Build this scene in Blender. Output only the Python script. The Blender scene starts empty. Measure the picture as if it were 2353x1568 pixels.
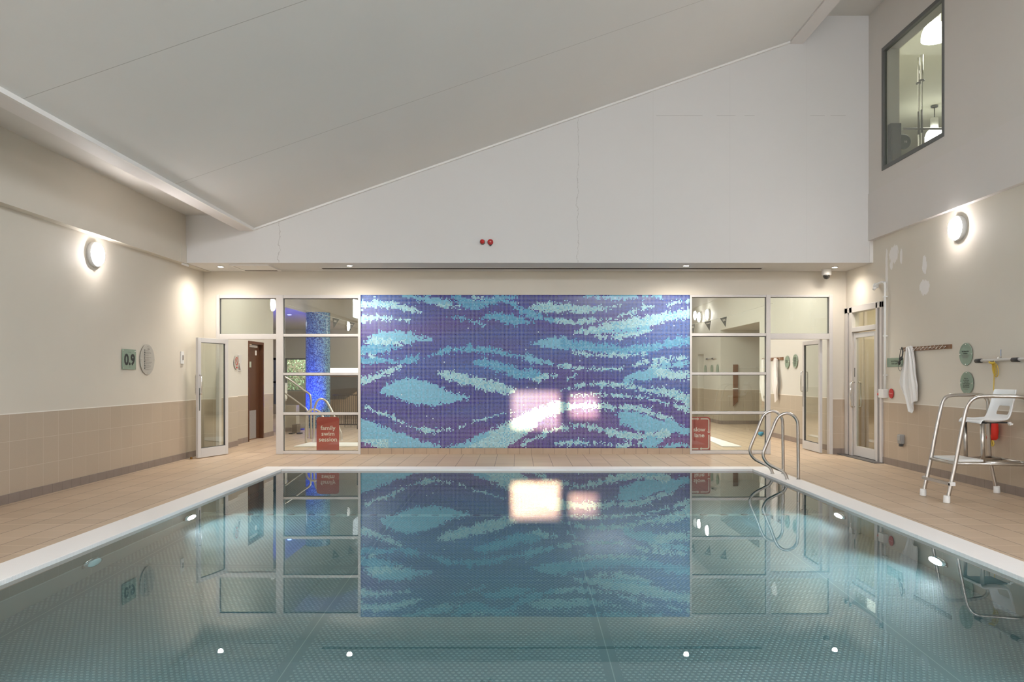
import bpy, bmesh, math, random
import numpy as np
from mathutils import Vector, Matrix
random.seed(7)
PI = math.pi
SC = bpy.context.scene
COL = SC.collection

# ------------------------------------------------------------------ camera
F = 1830.0; VX, VY = 1190.0, 862.0; CH = 1.363
cam = bpy.data.cameras.new('camera'); camo = bpy.data.objects.new('camera', cam); COL.objects.link(camo)
cam.sensor_width = 36.0; cam.lens = F / 2353 * 36.0
cam.shift_x = -(VX - 1176.5) / 2353; cam.shift_y = (VY - 784) / 2353
camo.location = (0, 0, CH); camo.rotation_euler = (PI / 2, 0, 0)
SC.camera = camo
cam.clip_end = 200

# ------------------------------------------------------------------ world, exposure, main lights
SC.view_settings.view_transform = 'Standard'; SC.view_settings.look = 'None'
SC.view_settings.exposure = 1.24; SC.view_settings.gamma = 1.0; SC.view_settings.use_curve_mapping = False
SC.cycles.use_denoising = True; SC.cycles.use_adaptive_sampling = True; SC.cycles.adaptive_threshold = 0.02
SC.cycles.sample_clamp_indirect = 3.0
SC.cycles.max_bounces = 10; SC.cycles.diffuse_bounces = 5; SC.cycles.glossy_bounces = 6
SC.cycles.transmission_bounces = 8; SC.cycles.transparent_max_bounces = 16; SC.cycles.volume_bounces = 0
SC.cycles.blur_glossy = 0.5
w = bpy.data.worlds.new('world'); SC.world = w; w.use_nodes = True
w.node_tree.nodes['Background'].inputs[0].default_value = (0.75, 0.85, 1.0, 1)
w.node_tree.nodes['Background'].inputs[1].default_value = 0.6

def light(name, kind, loc, power, color=(1, 1, 1), rot=(0, 0, 0), **kw):
    l = bpy.data.lights.new(name, kind); l.energy = power; l.color = color
    for k, v in kw.items(): setattr(l, k, v)
    o = bpy.data.objects.new(name, l); COL.objects.link(o); o.location = loc; o.rotation_euler = rot
    return o
SUN_E = math.radians(6.0)
light('sun', 'SUN', (0, -20, 8), 7.0, (1.0, 0.62, 0.35), rot=(PI / 2 - SUN_E, 0, 0), angle=math.radians(0.55))
# added area fills brightening the hall from out of view, no windows behind them
FILL_TINT = (0.83, 0.91, 1.0)
light('fill_rear', 'AREA', (3.95, -5.85, 5.6), 230, FILL_TINT, rot=(PI / 2, 0, 0), shape='RECTANGLE', size=2.4, size_y=0.8)
light('fill_side', 'AREA', (5.5, -1.2, 5.3), 190, FILL_TINT, rot=(0, PI / 2, 0), shape='RECTANGLE', size=1.8, size_y=6.5)
light('fill_low_side', 'AREA', (-5.22, -1.0, 3.5), 130, FILL_TINT, rot=(0, -PI / 2, 0), shape='RECTANGLE', size=0.6, size_y=6.5)  # added fill on the left bulkhead to lift the right wall

# ------------------------------------------------------------------ helpers
def P(x, y, Y): return Vector(((x - VX) * Y / F, Y, CH - (y - VY) * Y / F))
def PS(x, y, X):
    Y = X * F / (x - VX); return Vector((X, Y, CH - (y - VY) * Y / F))

class MB:
    def __init__(s): s.v = []; s.f = []; s.sm = []
    def add(s, vs, fs, smooth=False):
        n = len(s.v); s.v += [tuple(v) for v in vs]; s.f += [tuple(i + n for i in f) for f in fs]; s.sm += [smooth] * len(fs)
        return s
    def box(s, x0, x1, y0, y1, z0, z1):
        vs = [(x, y, z) for x in (x0, x1) for y in (y0, y1) for z in (z0, z1)]
        return s.add(vs, [(0, 1, 3, 2), (4, 6, 7, 5), (0, 4, 5, 1), (2, 3, 7, 6), (0, 2, 6, 4), (1, 5, 7, 3)])
    def prism(s, poly, axis, a, b):   # poly 2D in the two other axes, extruded along axis from a to b
        n = len(poly)
        def mk(p, t):
            if axis == 'x': return (t, p[0], p[1])
            if axis == 'y': return (p[0], t, p[1])
            return (p[0], p[1], t)
        vs = [mk(p, a) for p in poly] + [mk(p, b) for p in poly]
        fs = [tuple(range(n - 1, -1, -1)), tuple(range(n, 2 * n))] + [(i, (i + 1) % n, n + (i + 1) % n, n + i) for i in range(n)]
        return s.add(vs, fs)
    def tube(s, pts, r, n=12, smooth_path=0, cap=True):
        pts = [Vector(p) for p in pts]
        if smooth_path: pts = catmull(pts, smooth_path)
        t = (pts[1] - pts[0]).normalized()
        up = Vector((0, 0, 1)) if abs(t.z) < .9 else Vector((1, 0, 0))
        u = t.cross(up).normalized(); vs = []
        for i, p in enumerate(pts):
            if i == 0: d = pts[1] - pts[0]
            elif i == len(pts) - 1: d = pts[-1] - pts[-2]
            else: d = (pts[i + 1] - pts[i]).normalized() + (pts[i] - pts[i - 1]).normalized()
            d.normalize(); u = (u - d * u.dot(d)).normalized(); v = d.cross(u)
            rr = r[i] if isinstance(r, (list, tuple)) else r
            vs += [p + (u * math.cos(a) + v * math.sin(a)) * rr for a in [2 * PI * k / n for k in range(n)]]
        fs = []
        for i in range(len(pts) - 1):
            for k in range(n):
                a = i * n + k; b = i * n + (k + 1) % n
                fs.append((a, b, b + n, a + n))
        s.add(vs, fs, True)
        if cap:
            m = len(s.v) - len(vs); s.f += [tuple(m + k for k in range(n - 1, -1, -1)), tuple(m + len(vs) - n + k for k in range(n))]; s.sm += [False] * 2
        return s
    def lathe(s, prof, origin, axis, n=32, a0=0):  # prof list of (radius, height along axis)
        ax = Vector(axis).normalized(); up = Vector((0, 0, 1)) if abs(ax.z) < .9 else Vector((1, 0, 0))
        u = ax.cross(up).normalized(); v = ax.cross(u); o = Vector(origin); vs = []
        for r, h in prof:
            vs += [o + ax * h + (u * math.cos(2 * PI * k / n) + v * math.sin(2 * PI * k / n)) * max(r, 1e-4) for k in range(n)]
        fs = [(i * n + k, i * n + (k + 1) % n, (i + 1) * n + (k + 1) % n, (i + 1) * n + k) for i in range(len(prof) - 1) for k in range(n)]
        s.add(vs, fs, True)
        m = len(s.v) - len(vs); s.f += [tuple(m + k for k in range(n - 1, -1, -1)), tuple(m + len(vs) - n + k for k in range(n))]; s.sm += [False] * 2
        return s
    def build(s, name, mat, parent=None, bevel=0, recalc=True):
        org = ORG[parent.name] if parent else None
        if org is None:
            a = np.array(s.v); org = Vector(((a[:, 0].min() + a[:, 0].max()) / 2, (a[:, 1].min() + a[:, 1].max()) / 2, a[:, 2].min()))
        me = bpy.data.meshes.new(name)
        me.from_pydata([tuple(Vector(v) - org) for v in s.v], [], s.f)
        me.polygons.foreach_set('use_smooth', s.sm)
        if recalc:
            bm = bmesh.new(); bm.from_mesh(me); bmesh.ops.recalc_face_normals(bm, faces=bm.faces); bm.to_mesh(me); bm.free()
        me.update()
        if mat: me.materials.append(mat)
        o = bpy.data.objects.new(name, me); COL.objects.link(o)
        if parent: o.parent = parent
        else: o.location = org
        ORG[o.name] = org
        if bevel:
            b = o.modifiers.new('bevel', 'BEVEL'); b.width = bevel; b.segments = 2; b.limit_method = 'ANGLE'
        return o
ORG = {}
def catmull(pts, k):
    out = []; n = len(pts)
    for i in range(n - 1):
        p0, p1, p2, p3 = pts[max(i - 1, 0)], pts[i], pts[i + 1], pts[min(i + 2, n - 1)]
        for j in range(k):
            t = j / k
            out.append(0.5 * ((2 * p1) + (p2 - p0) * t + (2 * p0 - 5 * p1 + 4 * p2 - p3) * t * t + (3 * p1 - p0 - 3 * p2 + p3) * t ** 3))
    out.append(pts[-1]); return out
def tag(o, label=None, cat=None, group=None, kind=None):
    if label: o['label'] = label
    if cat: o['category'] = cat
    if group: o['group'] = group
    if kind: o['kind'] = kind
    return o
def thing(name, label, cat, loc, group=None, kind=None):
    o = bpy.data.objects.new(name, None); COL.objects.link(o); o.location = loc; o.empty_display_size = .1
    ORG[o.name] = Vector(loc); return tag(o, label, cat, group, kind)
def struct(name, mb, mat, bevel=0): return tag(mb.build(name, mat, None, bevel), kind='structure')
def dup(root, loc, label=None, group=None):
    def cp(o, par):
        c = o.copy(); COL.objects.link(c); c.parent = par
        for ch in list(o.children): cp(ch, c)
        return c
    r = cp(root, None); r.location = loc
    if label: r['label'] = label
    if group: r['group'] = group
    return r
def text_mesh(lines, size, origin, right, up, mat, name, parent, depth=.001, spacing=1.0, bold=0.0, align='CENTER', stretch=1.0):
    """lettering as a mesh part lying on a surface; right/up are unit vectors of the surface"""
    right = Vector(right); up = Vector(up); nrm = right.cross(up); mb = MB(); dg = None
    for i, ln in enumerate(lines):
        sz = size[i] if isinstance(size, (list, tuple)) else size
        cu = bpy.data.curves.new('t', 'FONT'); cu.body = ln; cu.size = sz; cu.align_x = align; cu.offset = bold * sz; cu.extrude = 0
        cu.resolution_u = 3
        ob = bpy.data.objects.new('t', cu); COL.objects.link(ob)
        bpy.context.view_layer.update(); dg = bpy.context.evaluated_depsgraph_get()
        me = bpy.data.meshes.new_from_object(ob.evaluated_get(dg))
        yo = -sum((size[j] if isinstance(size, (list, tuple)) else size) * spacing for j in range(i))
        vs = [Vector(origin) + right * v.co.x * stretch + up * (v.co.y + yo) + nrm * depth for v in me.vertices]
        mb.add(vs, [tuple(p.vertices) for p in me.polygons])
        bpy.data.objects.remove(ob); bpy.data.curves.remove(cu); bpy.data.meshes.remove(me)
    return mb.build(name, mat, parent, recalc=False)

# ------------------------------------------------------------------ materials
def mat(name, color=(.8, .8, .8), rough=.5, metal=0, spec=.5, **kw):
    m = bpy.data.materials.new(name); m.use_nodes = True; b = m.node_tree.nodes['Principled BSDF']
    b.inputs['Base Color'].default_value = (*color, 1); b.inputs['Roughness'].default_value = rough
    b.inputs['Metallic'].default_value = metal; b.inputs['Specular IOR Level'].default_value = spec
    for k, v in kw.items(): b.inputs[k].default_value = v
    return m
class NT:
    def __init__(s, m): s.t = m.node_tree; s.n = s.t.nodes; s.l = s.t.links; s.b = s.n.get('Principled BSDF')
    def new(s, ty, **kw):
        n = s.n.new(ty)
        for k, v in kw.items(): setattr(n, k, v)
        return n
    def val(s, sock, v):
        if isinstance(v, (int, float)): sock.default_value = v
        elif isinstance(v, tuple): sock.default_value = v if len(v) == len(sock.default_value) else (*v, 1)
        else: s.l.new(v, sock)
    def math(s, op, a, b=0.0, c=0.0):
        n = s.new('ShaderNodeMath', operation=op)
        for i, v in enumerate((a, b, c)): s.val(n.inputs[i], v)
        return n.outputs[0]
    def mix(s, f, a, b):
        n = s.new('ShaderNodeMix', data_type='RGBA'); s.val(n.inputs[0], f); s.val(n.inputs[6], a); s.val(n.inputs[7], b); return n.outputs[2]
    def pos(s):
        g = s.new('ShaderNodeNewGeometry'); x = s.new('ShaderNodeSeparateXYZ'); s.l.new(g.outputs['Position'], x.inputs[0])
        return g.outputs['Position'], x.outputs[0], x.outputs[1], x.outputs[2]
    def noise(s, vec, scale, detail=3, rough=.5):
        n = s.new('ShaderNodeTexNoise'); n.inputs['Scale'].default_value = scale; n.inputs['Detail'].default_value = detail
        n.inputs['Roughness'].default_value = rough; s.l.new(vec, n.inputs['Vector']); return n.outputs[0]
    def line(s, coord, pitch, phase, width):   # 1 on grid lines
        a = s.math('DIVIDE', s.math('SUBTRACT', coord, phase), pitch)
        fr = s.math('SUBTRACT', a, s.math('ROUND', a)); ab = s.math('ABSOLUTE', fr)
        return s.math('LESS_THAN', ab, width / pitch / 2)
    def bump(s, h, strength, dist=.01):
        n = s.new('ShaderNodeBump'); n.inputs['Strength'].default_value = strength; n.inputs['Distance'].default_value = dist
        s.l.new(h, n.inputs['Height']); s.l.new(n.outputs[0], s.b.inputs['Normal'])
    def vsc(s, vec, sc):
        n = s.new('ShaderNodeMapping'); n.inputs['Scale'].default_value = sc; s.l.new(vec, n.inputs['Vector']); return n.outputs[0]

def paint_mat(name, col, rough=.65, var=.05):
    m = mat(name, col, rough, spec=.3); t = NT(m); p, x, y, z = t.pos()
    n = t.noise(p, .6, 4); c = t.mix(n, tuple(k * (1 - var) for k in col), tuple(min(1, k * (1 + var)) for k in col))
    t.l.new(c, t.b.inputs['Base Color']); t.bump(t.noise(p, 220, 2), .06, .002); return m
def wall_mat(name, paint, tile, top=.955, patches=False):
    m = mat(name, paint, .6, spec=.3); t = NT(m); p, x, y, z = t.pos()
    u = t.math('ADD', x, y)
    gx = t.line(u, .3, .06, .006); gz = t.line(z, .3, .955, .006); g = t.math('MAXIMUM', gx, gz)
    n = t.noise(p, 1.2, 4); n2 = t.noise(p, 60, 3)
    cell = t.new('ShaderNodeTexWhiteNoise', noise_dimensions='3D'); cb = t.new('ShaderNodeCombineXYZ')
    t.l.new(t.math('FLOOR', t.math('DIVIDE', t.math('SUBTRACT', u, .06 ), .3)), cb.inputs[0]); t.l.new(t.math('FLOOR', t.math('DIVIDE', t.math('SUBTRACT', z, .055), .3)), cb.inputs[1])
    t.l.new(cb.outputs[0], cell.inputs['Vector'])
    tv = t.math('ADD', t.math('MULTIPLY', cell.outputs[0], .5), t.math('MULTIPLY', n2, .5))
    tc = t.mix(tv, tuple(k * .93 for k in tile), tuple(k * 1.06 for k in tile))
    tc = t.mix(t.math('MULTIPLY', g, .55), tc, (.62, .54, .44))
    pc = t.mix(n, tuple(k * .96 for k in paint), tuple(k * 1.03 for k in paint))
    if patches:
        wn = t.math('MULTIPLY', t.math('SUBTRACT', t.noise(t.vsc(p, (1, 4, 1)), 9, 3), .5), 1.6); tot = None
        for (Y, Z, ry, rz) in [(11.95, 3.18, .17, .15), (11.72, 3.12, .05, .12), (12.03, 3.02, .05, .08), (11.05, 2.89, .07, .15), (11.05, 2.58, .15, .12), (12.18, 2.95, .05, .38)]:
            a = t.math('DIVIDE', t.math('SUBTRACT', y, Y), ry); b = t.math('DIVIDE', t.math('SUBTRACT', z, Z), rz)
            r = t.math('ADD', t.math('ADD', t.math('MULTIPLY', a, a), t.math('MULTIPLY', b, b)), wn)
            k = t.math('LESS_THAN', r, .75); tot = k if tot is None else t.math('MAXIMUM', tot, k)
        pc = t.mix(t.math('MULTIPLY', tot, .8), pc, (.86, .83, .82))
    bead = t.math('MULTIPLY', t.math('GREATER_THAN', z, top - .012), t.math('LESS_THAN', z, top))
    below = t.math('LESS_THAN', z, top - .012)
    c = t.mix(below, pc, tc); c = t.mix(bead, c, (.78, .73, .66)); t.l.new(c, t.b.inputs['Base Color'])
    t.l.new(t.math('SUBTRACT', .65, t.math('MULTIPLY', below, .28)), t.b.inputs['Roughness'])
    h = t.math('SUBTRACT', t.math('MULTIPLY', n2, .25), t.math('MULTIPLY', t.math('MULTIPLY', g, below), 1.0)); t.bump(h, .25, .002)
    return m
TILE = (.46, .37, .28)
M_wall = wall_mat('wall_paint_and_tile', (.64, .585, .50), TILE)
M_wallR = wall_mat('wall_paint_patched', (.68, .625, .54), TILE, patches=True)
M_farwall = wall_mat('far_room_wall', (.60, .585, .535), (.44, .38, .30))
M_ceil = paint_mat('ceiling_paint', (.66, .63, .59), .7)
M_beam = paint_mat('beam_paint', (.74, .70, .68), .6)
M_white = mat('white_plastic', (.78, .77, .75), .4)

def upper_mat():
    m = paint_mat('upper_wall_paint', (.64, .62, .60), .6, .03); t = NT(m); p, x, y, z = t.pos()
    base = t.b.inputs['Base Color'].links[0].from_socket
    wob = t.math('MULTIPLY', t.math('SUBTRACT', t.noise(p, 5, 5, .7), .5), .16)
    def crack(cx, z0, z1, w):
        d = t.math('ABSOLUTE', t.math('SUBTRACT', t.math('ADD', x, wob), cx))
        k = t.math('LESS_THAN', d, w); return t.math('MULTIPLY', k, t.math('MULTIPLY', t.math('GREATER_THAN', z, z0), t.math('LESS_THAN', z, z1)))
    tot = t.math('MAXIMUM', crack(.955, 3.15, 5.45, .0035), crack(-3.80, 3.15, 3.82, .004))
    hz = t.math('MULTIPLY', t.math('LESS_THAN', t.math('ABSOLUTE', t.math('SUBTRACT', z, 5.485)), .004), t.math('GREATER_THAN', x, 2.2))
    hz = t.math('MULTIPLY', hz, t.math('GREATER_THAN', t.noise(t.vsc(p, (1, 1, 1)), 1.3, 2), .47))
    vt = t.math('MULTIPLY', t.math('MULTIPLY', t.line(x, 1.22, 2.15, .006), t.math('GREATER_THAN', x, 1.5)), .15)
    tot = t.math('MAXIMUM', tot, hz); c = t.mix(t.math('MAXIMUM', t.math('MULTIPLY', tot, .5), vt), base, (.30, .27, .25)); t.l.new(c, t.b.inputs['Base Color']); return m
M_upper = upper_mat()

def floor_mat():
    m = mat('deck_tiles', (.4, .3, .2), .38, spec=.45); t = NT(m); p, x, y, z = t.pos()
    px, py = .292, .3; gx = t.line(x, px, -3.853, .010); gy = t.line(y, py, .06, .009); g = t.math('MAXIMUM', gx, gy)
    cb = t.new('ShaderNodeCombineXYZ'); t.l.new(t.math('FLOOR', t.math('DIVIDE', t.math('SUBTRACT', x, -3.853), px)), cb.inputs[0])
    t.l.new(t.math('FLOOR', t.math('DIVIDE', t.math('SUBTRACT', y, .06), py)), cb.inputs[1])
    wn = t.new('ShaderNodeTexWhiteNoise', noise_dimensions='3D'); t.l.new(cb.outputs[0], wn.inputs['Vector'])
    st = t.noise(t.vsc(p, (1, 6, 1)), 7, 4, .6); big = t.noise(p, .9, 3)
    v = t.math('ADD', t.math('MULTIPLY', wn.outputs[0], .3), t.math('ADD', t.math('MULTIPLY', st, .5), t.math('MULTIPLY', big, .35)))
    c = t.mix(v, (.40, .29, .195), (.60, .455, .325))
    stain = t.noise(t.vsc(p, (1, 2.2, 1)), 2.6, 5, .65); sm = t.math('MULTIPLY', t.math('GREATER_THAN', stain, .66), .18)
    c = t.mix(sm, c, (.30, .20, .13))
    c = t.mix(t.math('MULTIPLY', gx, .9), c, (.19, .12, .08)); c = t.mix(t.math('MULTIPLY', gy, .75), c, (.74, .60, .47))
    t.l.new(c, t.b.inputs['Base Color'])
    t.l.new(t.math('ADD', .3, t.math('MULTIPLY', st, .25)), t.b.inputs['Roughness'])
    t.bump(t.math('SUBTRACT', t.math('MULTIPLY', t.noise(p, 90, 3), .4), g), .3, .002); return m
M_floor = floor_mat()

def skirt_mat():
    m = mat('skirting_tiles', (.25, .2, .18), .4); t = NT(m); p, x, y, z = t.pos(); u = t.math('ADD', x, y)
    g = t.line(u, .2, .03, .005); n = t.noise(p, 8, 3); c = t.mix(n, (.20, .155, .13), (.27, .215, .185)); c = t.mix(g, c, (.13, .10, .085))
    t.l.new(c, t.b.inputs['Base Color']); return m
M_skirt = skirt_mat()
def sill_mat():
    m = mat('mural_base_tiles', (.36, .29, .23), .4); t = NT(m); p, x, y, z = t.pos()
    g = t.line(x, .2, .03, .006); c = t.mix(t.noise(p, 8, 3), (.37, .27, .19), (.47, .35, .25)); c = t.mix(g, c, (.2, .15, .12)); t.l.new(c, t.b.inputs['Base Color']); return m
M_sill = sill_mat()
def grate_mat():
    m = mat('overflow_grate', (.86, .85, .84), .4); t = NT(m); p, x, y, z = t.pos()
    wv = t.math('SINE', t.math('MULTIPLY', y, 2 * PI / .016)); wx = t.math('SINE', t.math('MULTIPLY', x, 2 * PI / .016))
    m2 = t.math('MULTIPLY', t.math('ADD', wv, 1), .5); m3 = t.math('MULTIPLY', t.math('ADD', wx, 1), .5)
    k = t.math('MINIMUM', m2, t.math('ADD', m3, .35))
    c = t.mix(k, (.84, .82, .81), (.96, .94, .93)); t.l.new(c, t.b.inputs['Base Color']); t.bump(k, .3, .003); return m
M_grate = grate_mat()
def pool_wall_mat():
    m = mat('pool_wall', (.2, .22, .2), .45); t = NT(m); p, x, y, z = t.pos()
    top = t.math('GREATER_THAN', z, -.19)
    seam = t.math('MAXIMUM', t.line(y, 1.5, .4, .006), t.line(x, 1.5, .4, .006))
    a = t.mix(t.noise(p, 2, 3), (.115, .11, .095), (.15, .145, .125)); a = t.mix(seam, a, (.25, .25, .22))
    b = t.mix(t.noise(p, 9, 2), (.30, .18, .12), (.37, .23, .16))
    t.l.new(t.mix(top, a, b), t.b.inputs['Base Color']); return m
M_poolwall = pool_wall_mat()
def pool_floor_mat():
    m = mat('pool_floor', (.4, .48, .45), .35); t = NT(m); p, x, y, z = t.pos()
    d = .034
    row = t.math('FLOOR', t.math('DIVIDE', y, d)); off = t.math('MULTIPLY', t.math('MODULO', row, 2), .5)
    fx = t.math('FRACT', t.math('ADD', t.math('ADD', t.math('DIVIDE', x, d), 200), off)); fy = t.math('FRACT', t.math('DIVIDE', y, d))
    ax = t.math('ABSOLUTE', t.math('SUBTRACT', fx, .5)); ay = t.math('ABSOLUTE', t.math('SUBTRACT', fy, .5))
    r = t.math('SQRT', t.math('ADD', t.math('MULTIPLY', ax, ax), t.math('MULTIPLY', ay, ay)))
    dot = t.new('ShaderNodeMapRange'); dot.interpolation_type = 'SMOOTHSTEP'; t.l.new(r, dot.inputs[0])
    dot.inputs[1].default_value = .36; dot.inputs[2].default_value = .18; dot.inputs[3].default_value = 0; dot.inputs[4].default_value = 1
    seam = t.math('MAXIMUM', t.line(x, 1.9, .55, .10), t.line(y, 3.0, .7, .10)); inv = t.math('SUBTRACT', 1, seam)
    line = t.math('MAXIMUM', t.line(x, 1.9, .55, .006), t.line(y, 3.0, .7, .006))
    k = t.math('MULTIPLY', dot.outputs[0], inv)
    c = t.mix(k, (.085, .14, .15), (.175, .245, .24)); c = t.mix(line, c, (.2, .26, .25)); t.l.new(c, t.b.inputs['Base Color'])
    t.bump(k, .7, .005); return m
M_poolfloor = pool_floor_mat()

def water_mat():
    m = bpy.data.materials.new('water'); m.use_nodes = True; t = NT(m); t.n.remove(t.b)
    g = t.new('ShaderNodeBsdfGlass'); g.inputs['IOR'].default_value = 1.333; g.inputs['Roughness'].default_value = 0; g.inputs['Color'].default_value = (1, 1, 1, 1)
    p, x, y, z = t.pos(); b = t.new('ShaderNodeBump'); b.inputs['Strength'].default_value = .02; b.inputs['Distance'].default_value = .02
    t.l.new(t.noise(t.vsc(p, (1, .6, 1)), 1.6, 2), b.inputs['Height']); t.l.new(b.outputs[0], g.inputs['Normal'])
    v = t.new('ShaderNodeVolumeAbsorption'); v.inputs['Color'].default_value = (.36, .76, .80, 1); v.inputs['Density'].default_value = .24
    o = t.n['Material Output']; t.l.new(g.outputs[0], o.inputs['Surface']); t.l.new(v.outputs[0], o.inputs['Volume']); return m
M_water = water_mat()

def glass_mat(name, tint=(.93, .97, .94), ior=1.5):
    m = bpy.data.materials.new(name); m.use_nodes = True; t = NT(m); t.n.remove(t.b)
    tr = t.new('ShaderNodeBsdfTransparent'); tr.inputs[0].default_value = (*tint, 1)
    gl = t.new('ShaderNodeBsdfGlossy'); gl.inputs['Roughness'].default_value = .0
    fr = t.new('ShaderNodeFresnel'); fr.inputs['IOR'].default_value = ior
    mx = t.new('ShaderNodeMixShader'); t.l.new(fr.outputs[0], mx.inputs[0]); ge = t.new('ShaderNodeNewGeometry'); t.l.new(t.math('ADD', ior, t.math('MULTIPLY', ge.outputs['Backfacing'], 1 / ior - ior)), fr.inputs['IOR']); t.l.new(tr.outputs[0], mx.inputs[1]); t.l.new(gl.outputs[0], mx.inputs[2])
    t.l.new(mx.outputs[0], t.n['Material Output'].inputs['Surface']); return m
M_glass = glass_mat('window_glass', (.95, .98, .95), 1.75)
M_alu = mat('painted_aluminium', (.60, .565, .54), .4, 0, .5)
M_gasket = mat('dark_gasket', (.05, .05, .05), .6)
M_steel = mat('brushed_steel', (.60, .565, .53), .28, 1)
t = NT(M_steel); p, x, y, z = t.pos(); t.l.new(t.math('ADD', .24, t.math('MULTIPLY', t.noise(t.vsc(p, (1, 1, 8)), 30, 3), .14)), t.b.inputs['Roughness'])
M_chrome = mat('chrome', (.75, .74, .72), .12, 1)
M_red = mat('red_plastic', (.42, .012, .012), .3)
M_black = mat('black_rubber', (.02, .02, .02), .5)
M_darkgrey = mat('dark_grey_metal', (.115, .115, .11), .45)
M_green = mat('green_sign', (.235, .31, .235), .35)
M_cream = mat('cream_sign', (.45, .42, .37), .4)
M_ink = mat('black_ink', (.012, .012, .012), .6)
M_ink2 = mat('grey_ink', (.20, .17, .15), .6)
M_whiteink = mat('white_ink', (.85, .78, .72), .6)
M_towel = mat('towel_cotton', (.80, .78, .76), .95, spec=.1)
t = NT(M_towel); p, x, y, z = t.pos(); t.bump(t.noise(p, 400, 2), .35, .002)
def wood_mat(name, a, b, rough=.3):
    m = mat(name, a, rough); t = NT(m); p, x, y, z = t.pos(); n = t.noise(t.vsc(p, (1, 1, .08)), 22, 5, .6)
    t.l.new(t.mix(n, a, b), t.b.inputs['Base Color']); return m
M_wood = wood_mat('dark_wood', (.055, .020, .010), (.12, .05, .022), .25)
M_rackwood = wood_mat('rack_wood', (.13, .055, .02), (.22, .10, .04), .45)
def emis(name, col, s):
    m = bpy.data.materials.new(name); m.use_nodes = True; t = NT(m); t.n.remove(t.b); e = t.new('ShaderNodeEmission')
    e.inputs[0].default_value = (*col, 1); e.inputs[1].default_value = s; t.l.new(e.outputs[0], t.n['Material Output'].inputs['Surface']); return m
M_lamp = emis('lamp_diffuser_glow', (1.0, .95, .93), 55)
M_down = emis('downlight_glow', (1.0, .90, .76), 30)
M_uw = emis('underwater_lamp_glow', (.80, .92, 1.0), 18)
M_uwdim = mat('underwater_lens', (.45, .58, .58), .2)

def mosaic_mat(name):
    m = mat(name, (.3, .3, .6), .12, spec=.35); t = NT(m)
    a = t.new('ShaderNodeAttribute', attribute_name='tilecol'); uv = t.new('ShaderNodeUVMap', uv_map='UVMap'); sx = t.new('ShaderNodeSeparateXYZ'); t.l.new(uv.outputs[0], sx.inputs[0])
    def edge(c): return t.math('GREATER_THAN', t.math('ABSOLUTE', t.math('SUBTRACT', t.math('FRACT', c), .5)), .43)
    g = t.math('MAXIMUM', edge(sx.outputs[0]), edge(sx.outputs[1]))
    c = t.mix(g, a.outputs['Color'], (.36, .39, .50)); t.l.new(c, t.b.inputs['Base Color'])
    t.l.new(t.math('ADD', .14, t.math('MULTIPLY', g, .5)), t.b.inputs['Roughness']); t.bump(t.math('SUBTRACT', 1, g), .3, .001); return m
M_mosaic = mosaic_mat('mosaic_tiles')

# ------------------------------------------------------------------ main dimensions
XL, XR = -5.40, 5.64; YB = 13.69; YU = 12.66; ZS = 3.145; YR = -6.0
BL, BR = -5.278, 5.576
PLX, PRX, POX, PRO = -3.43, 3.41, -3.74, 3.69; PY0, PY1, PYO = 1.0, 11.54, 11.84; PD = -.93; WZ = -.028

# ------------------------------------------------------------------ floor, pool
f = MB(); T = -.25
f.box(-12.5, POX, YR - .2, 28.2, T, 0); f.box(PRO, 9.2, YR - .2, 28.2, T, 0); f.box(POX, PRO, PYO, 28.2, T, 0); f.box(POX, PRO, YR - .2, PY0 - .3, T, 0)
struct('floor', f, M_floor)
def prism_basin():
    b = MB(); o = .3
    b.box(PLX - o, PLX, PY0 - o, PY1 + o, PD - .2, -.045); b.box(PRX, PRX + o - .02, PY0 - o, PY1 + o, PD - .2, -.045)
    b.box(PLX, PRX, PY1, PY1 + o, PD - .2, -.045); b.box(PLX, PRX, PY0 - o, PY0, PD - .2, -.045)
    return b
basin = thing('pool_basin', 'sunken rectangular swimming pool basin with dotted grey green floor', 'pool', (0, 6.2, PD))
prism_basin().build('basin_wall', M_poolwall, basin)
MB().box(PLX, PRX, PY0, PY1, PD - .2, PD).build('basin_floor', M_poolfloor, basin)
ch = MB().box(PLX, PRX, 8.80, 8.92, PD, PD + .012).build('floor_channel', mat('channel_cover', (.20, .27, .26), .3), basin)
for i in range(29):
    MB().lathe([(.045, 0), (.045, .006), (.03, .012)], (-3.22 + i * .23, 8.86, PD + .012), (0, 0, 1), 16).build('inlet', M_darkgrey, ch)
wt = MB().box(PLX - .015, PRX + .015, PY0 - .015, PY1 + .015, PD - .02, WZ)
o = wt.build('water', M_water); tag(o, 'still clear teal water filling the swimming pool to the white edge', 'water', kind='stuff')
# overflow grates
def grate(label, x0, x1, y0, y1):
    g = MB().box(x0, x1, y0, y1, -.044, .002).build('overflow_grate', M_grate, bevel=.004); tag(g, label, 'pool grate'); return g
cuts = [PY0, 10.376, 10.97]
grate('white ribbed overflow grate along the left pool edge', POX, PLX + .012, PY0 - .3, PYO)
grate('long white ribbed overflow grate on the right pool edge, before the steel ladder rails', PRX - .012, PRO, PY0 - .3, 10.34)
grate('short white grate piece between the two ladder rails', PRX - .012, PRO, 10.346, 10.93)
grate('white grate piece from far ladder rail to the far right pool corner', PRX - .012, PRO, 10.936, PYO)
grate('white ribbed overflow grate across the far pool end below the mural', PLX + .014, PRX - .014, PY1 - .01, PYO)
grate('white ribbed overflow grate across the near pool end', PLX + .014, PRX - .014, PY0 - .3, PY0 + .01)

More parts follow.
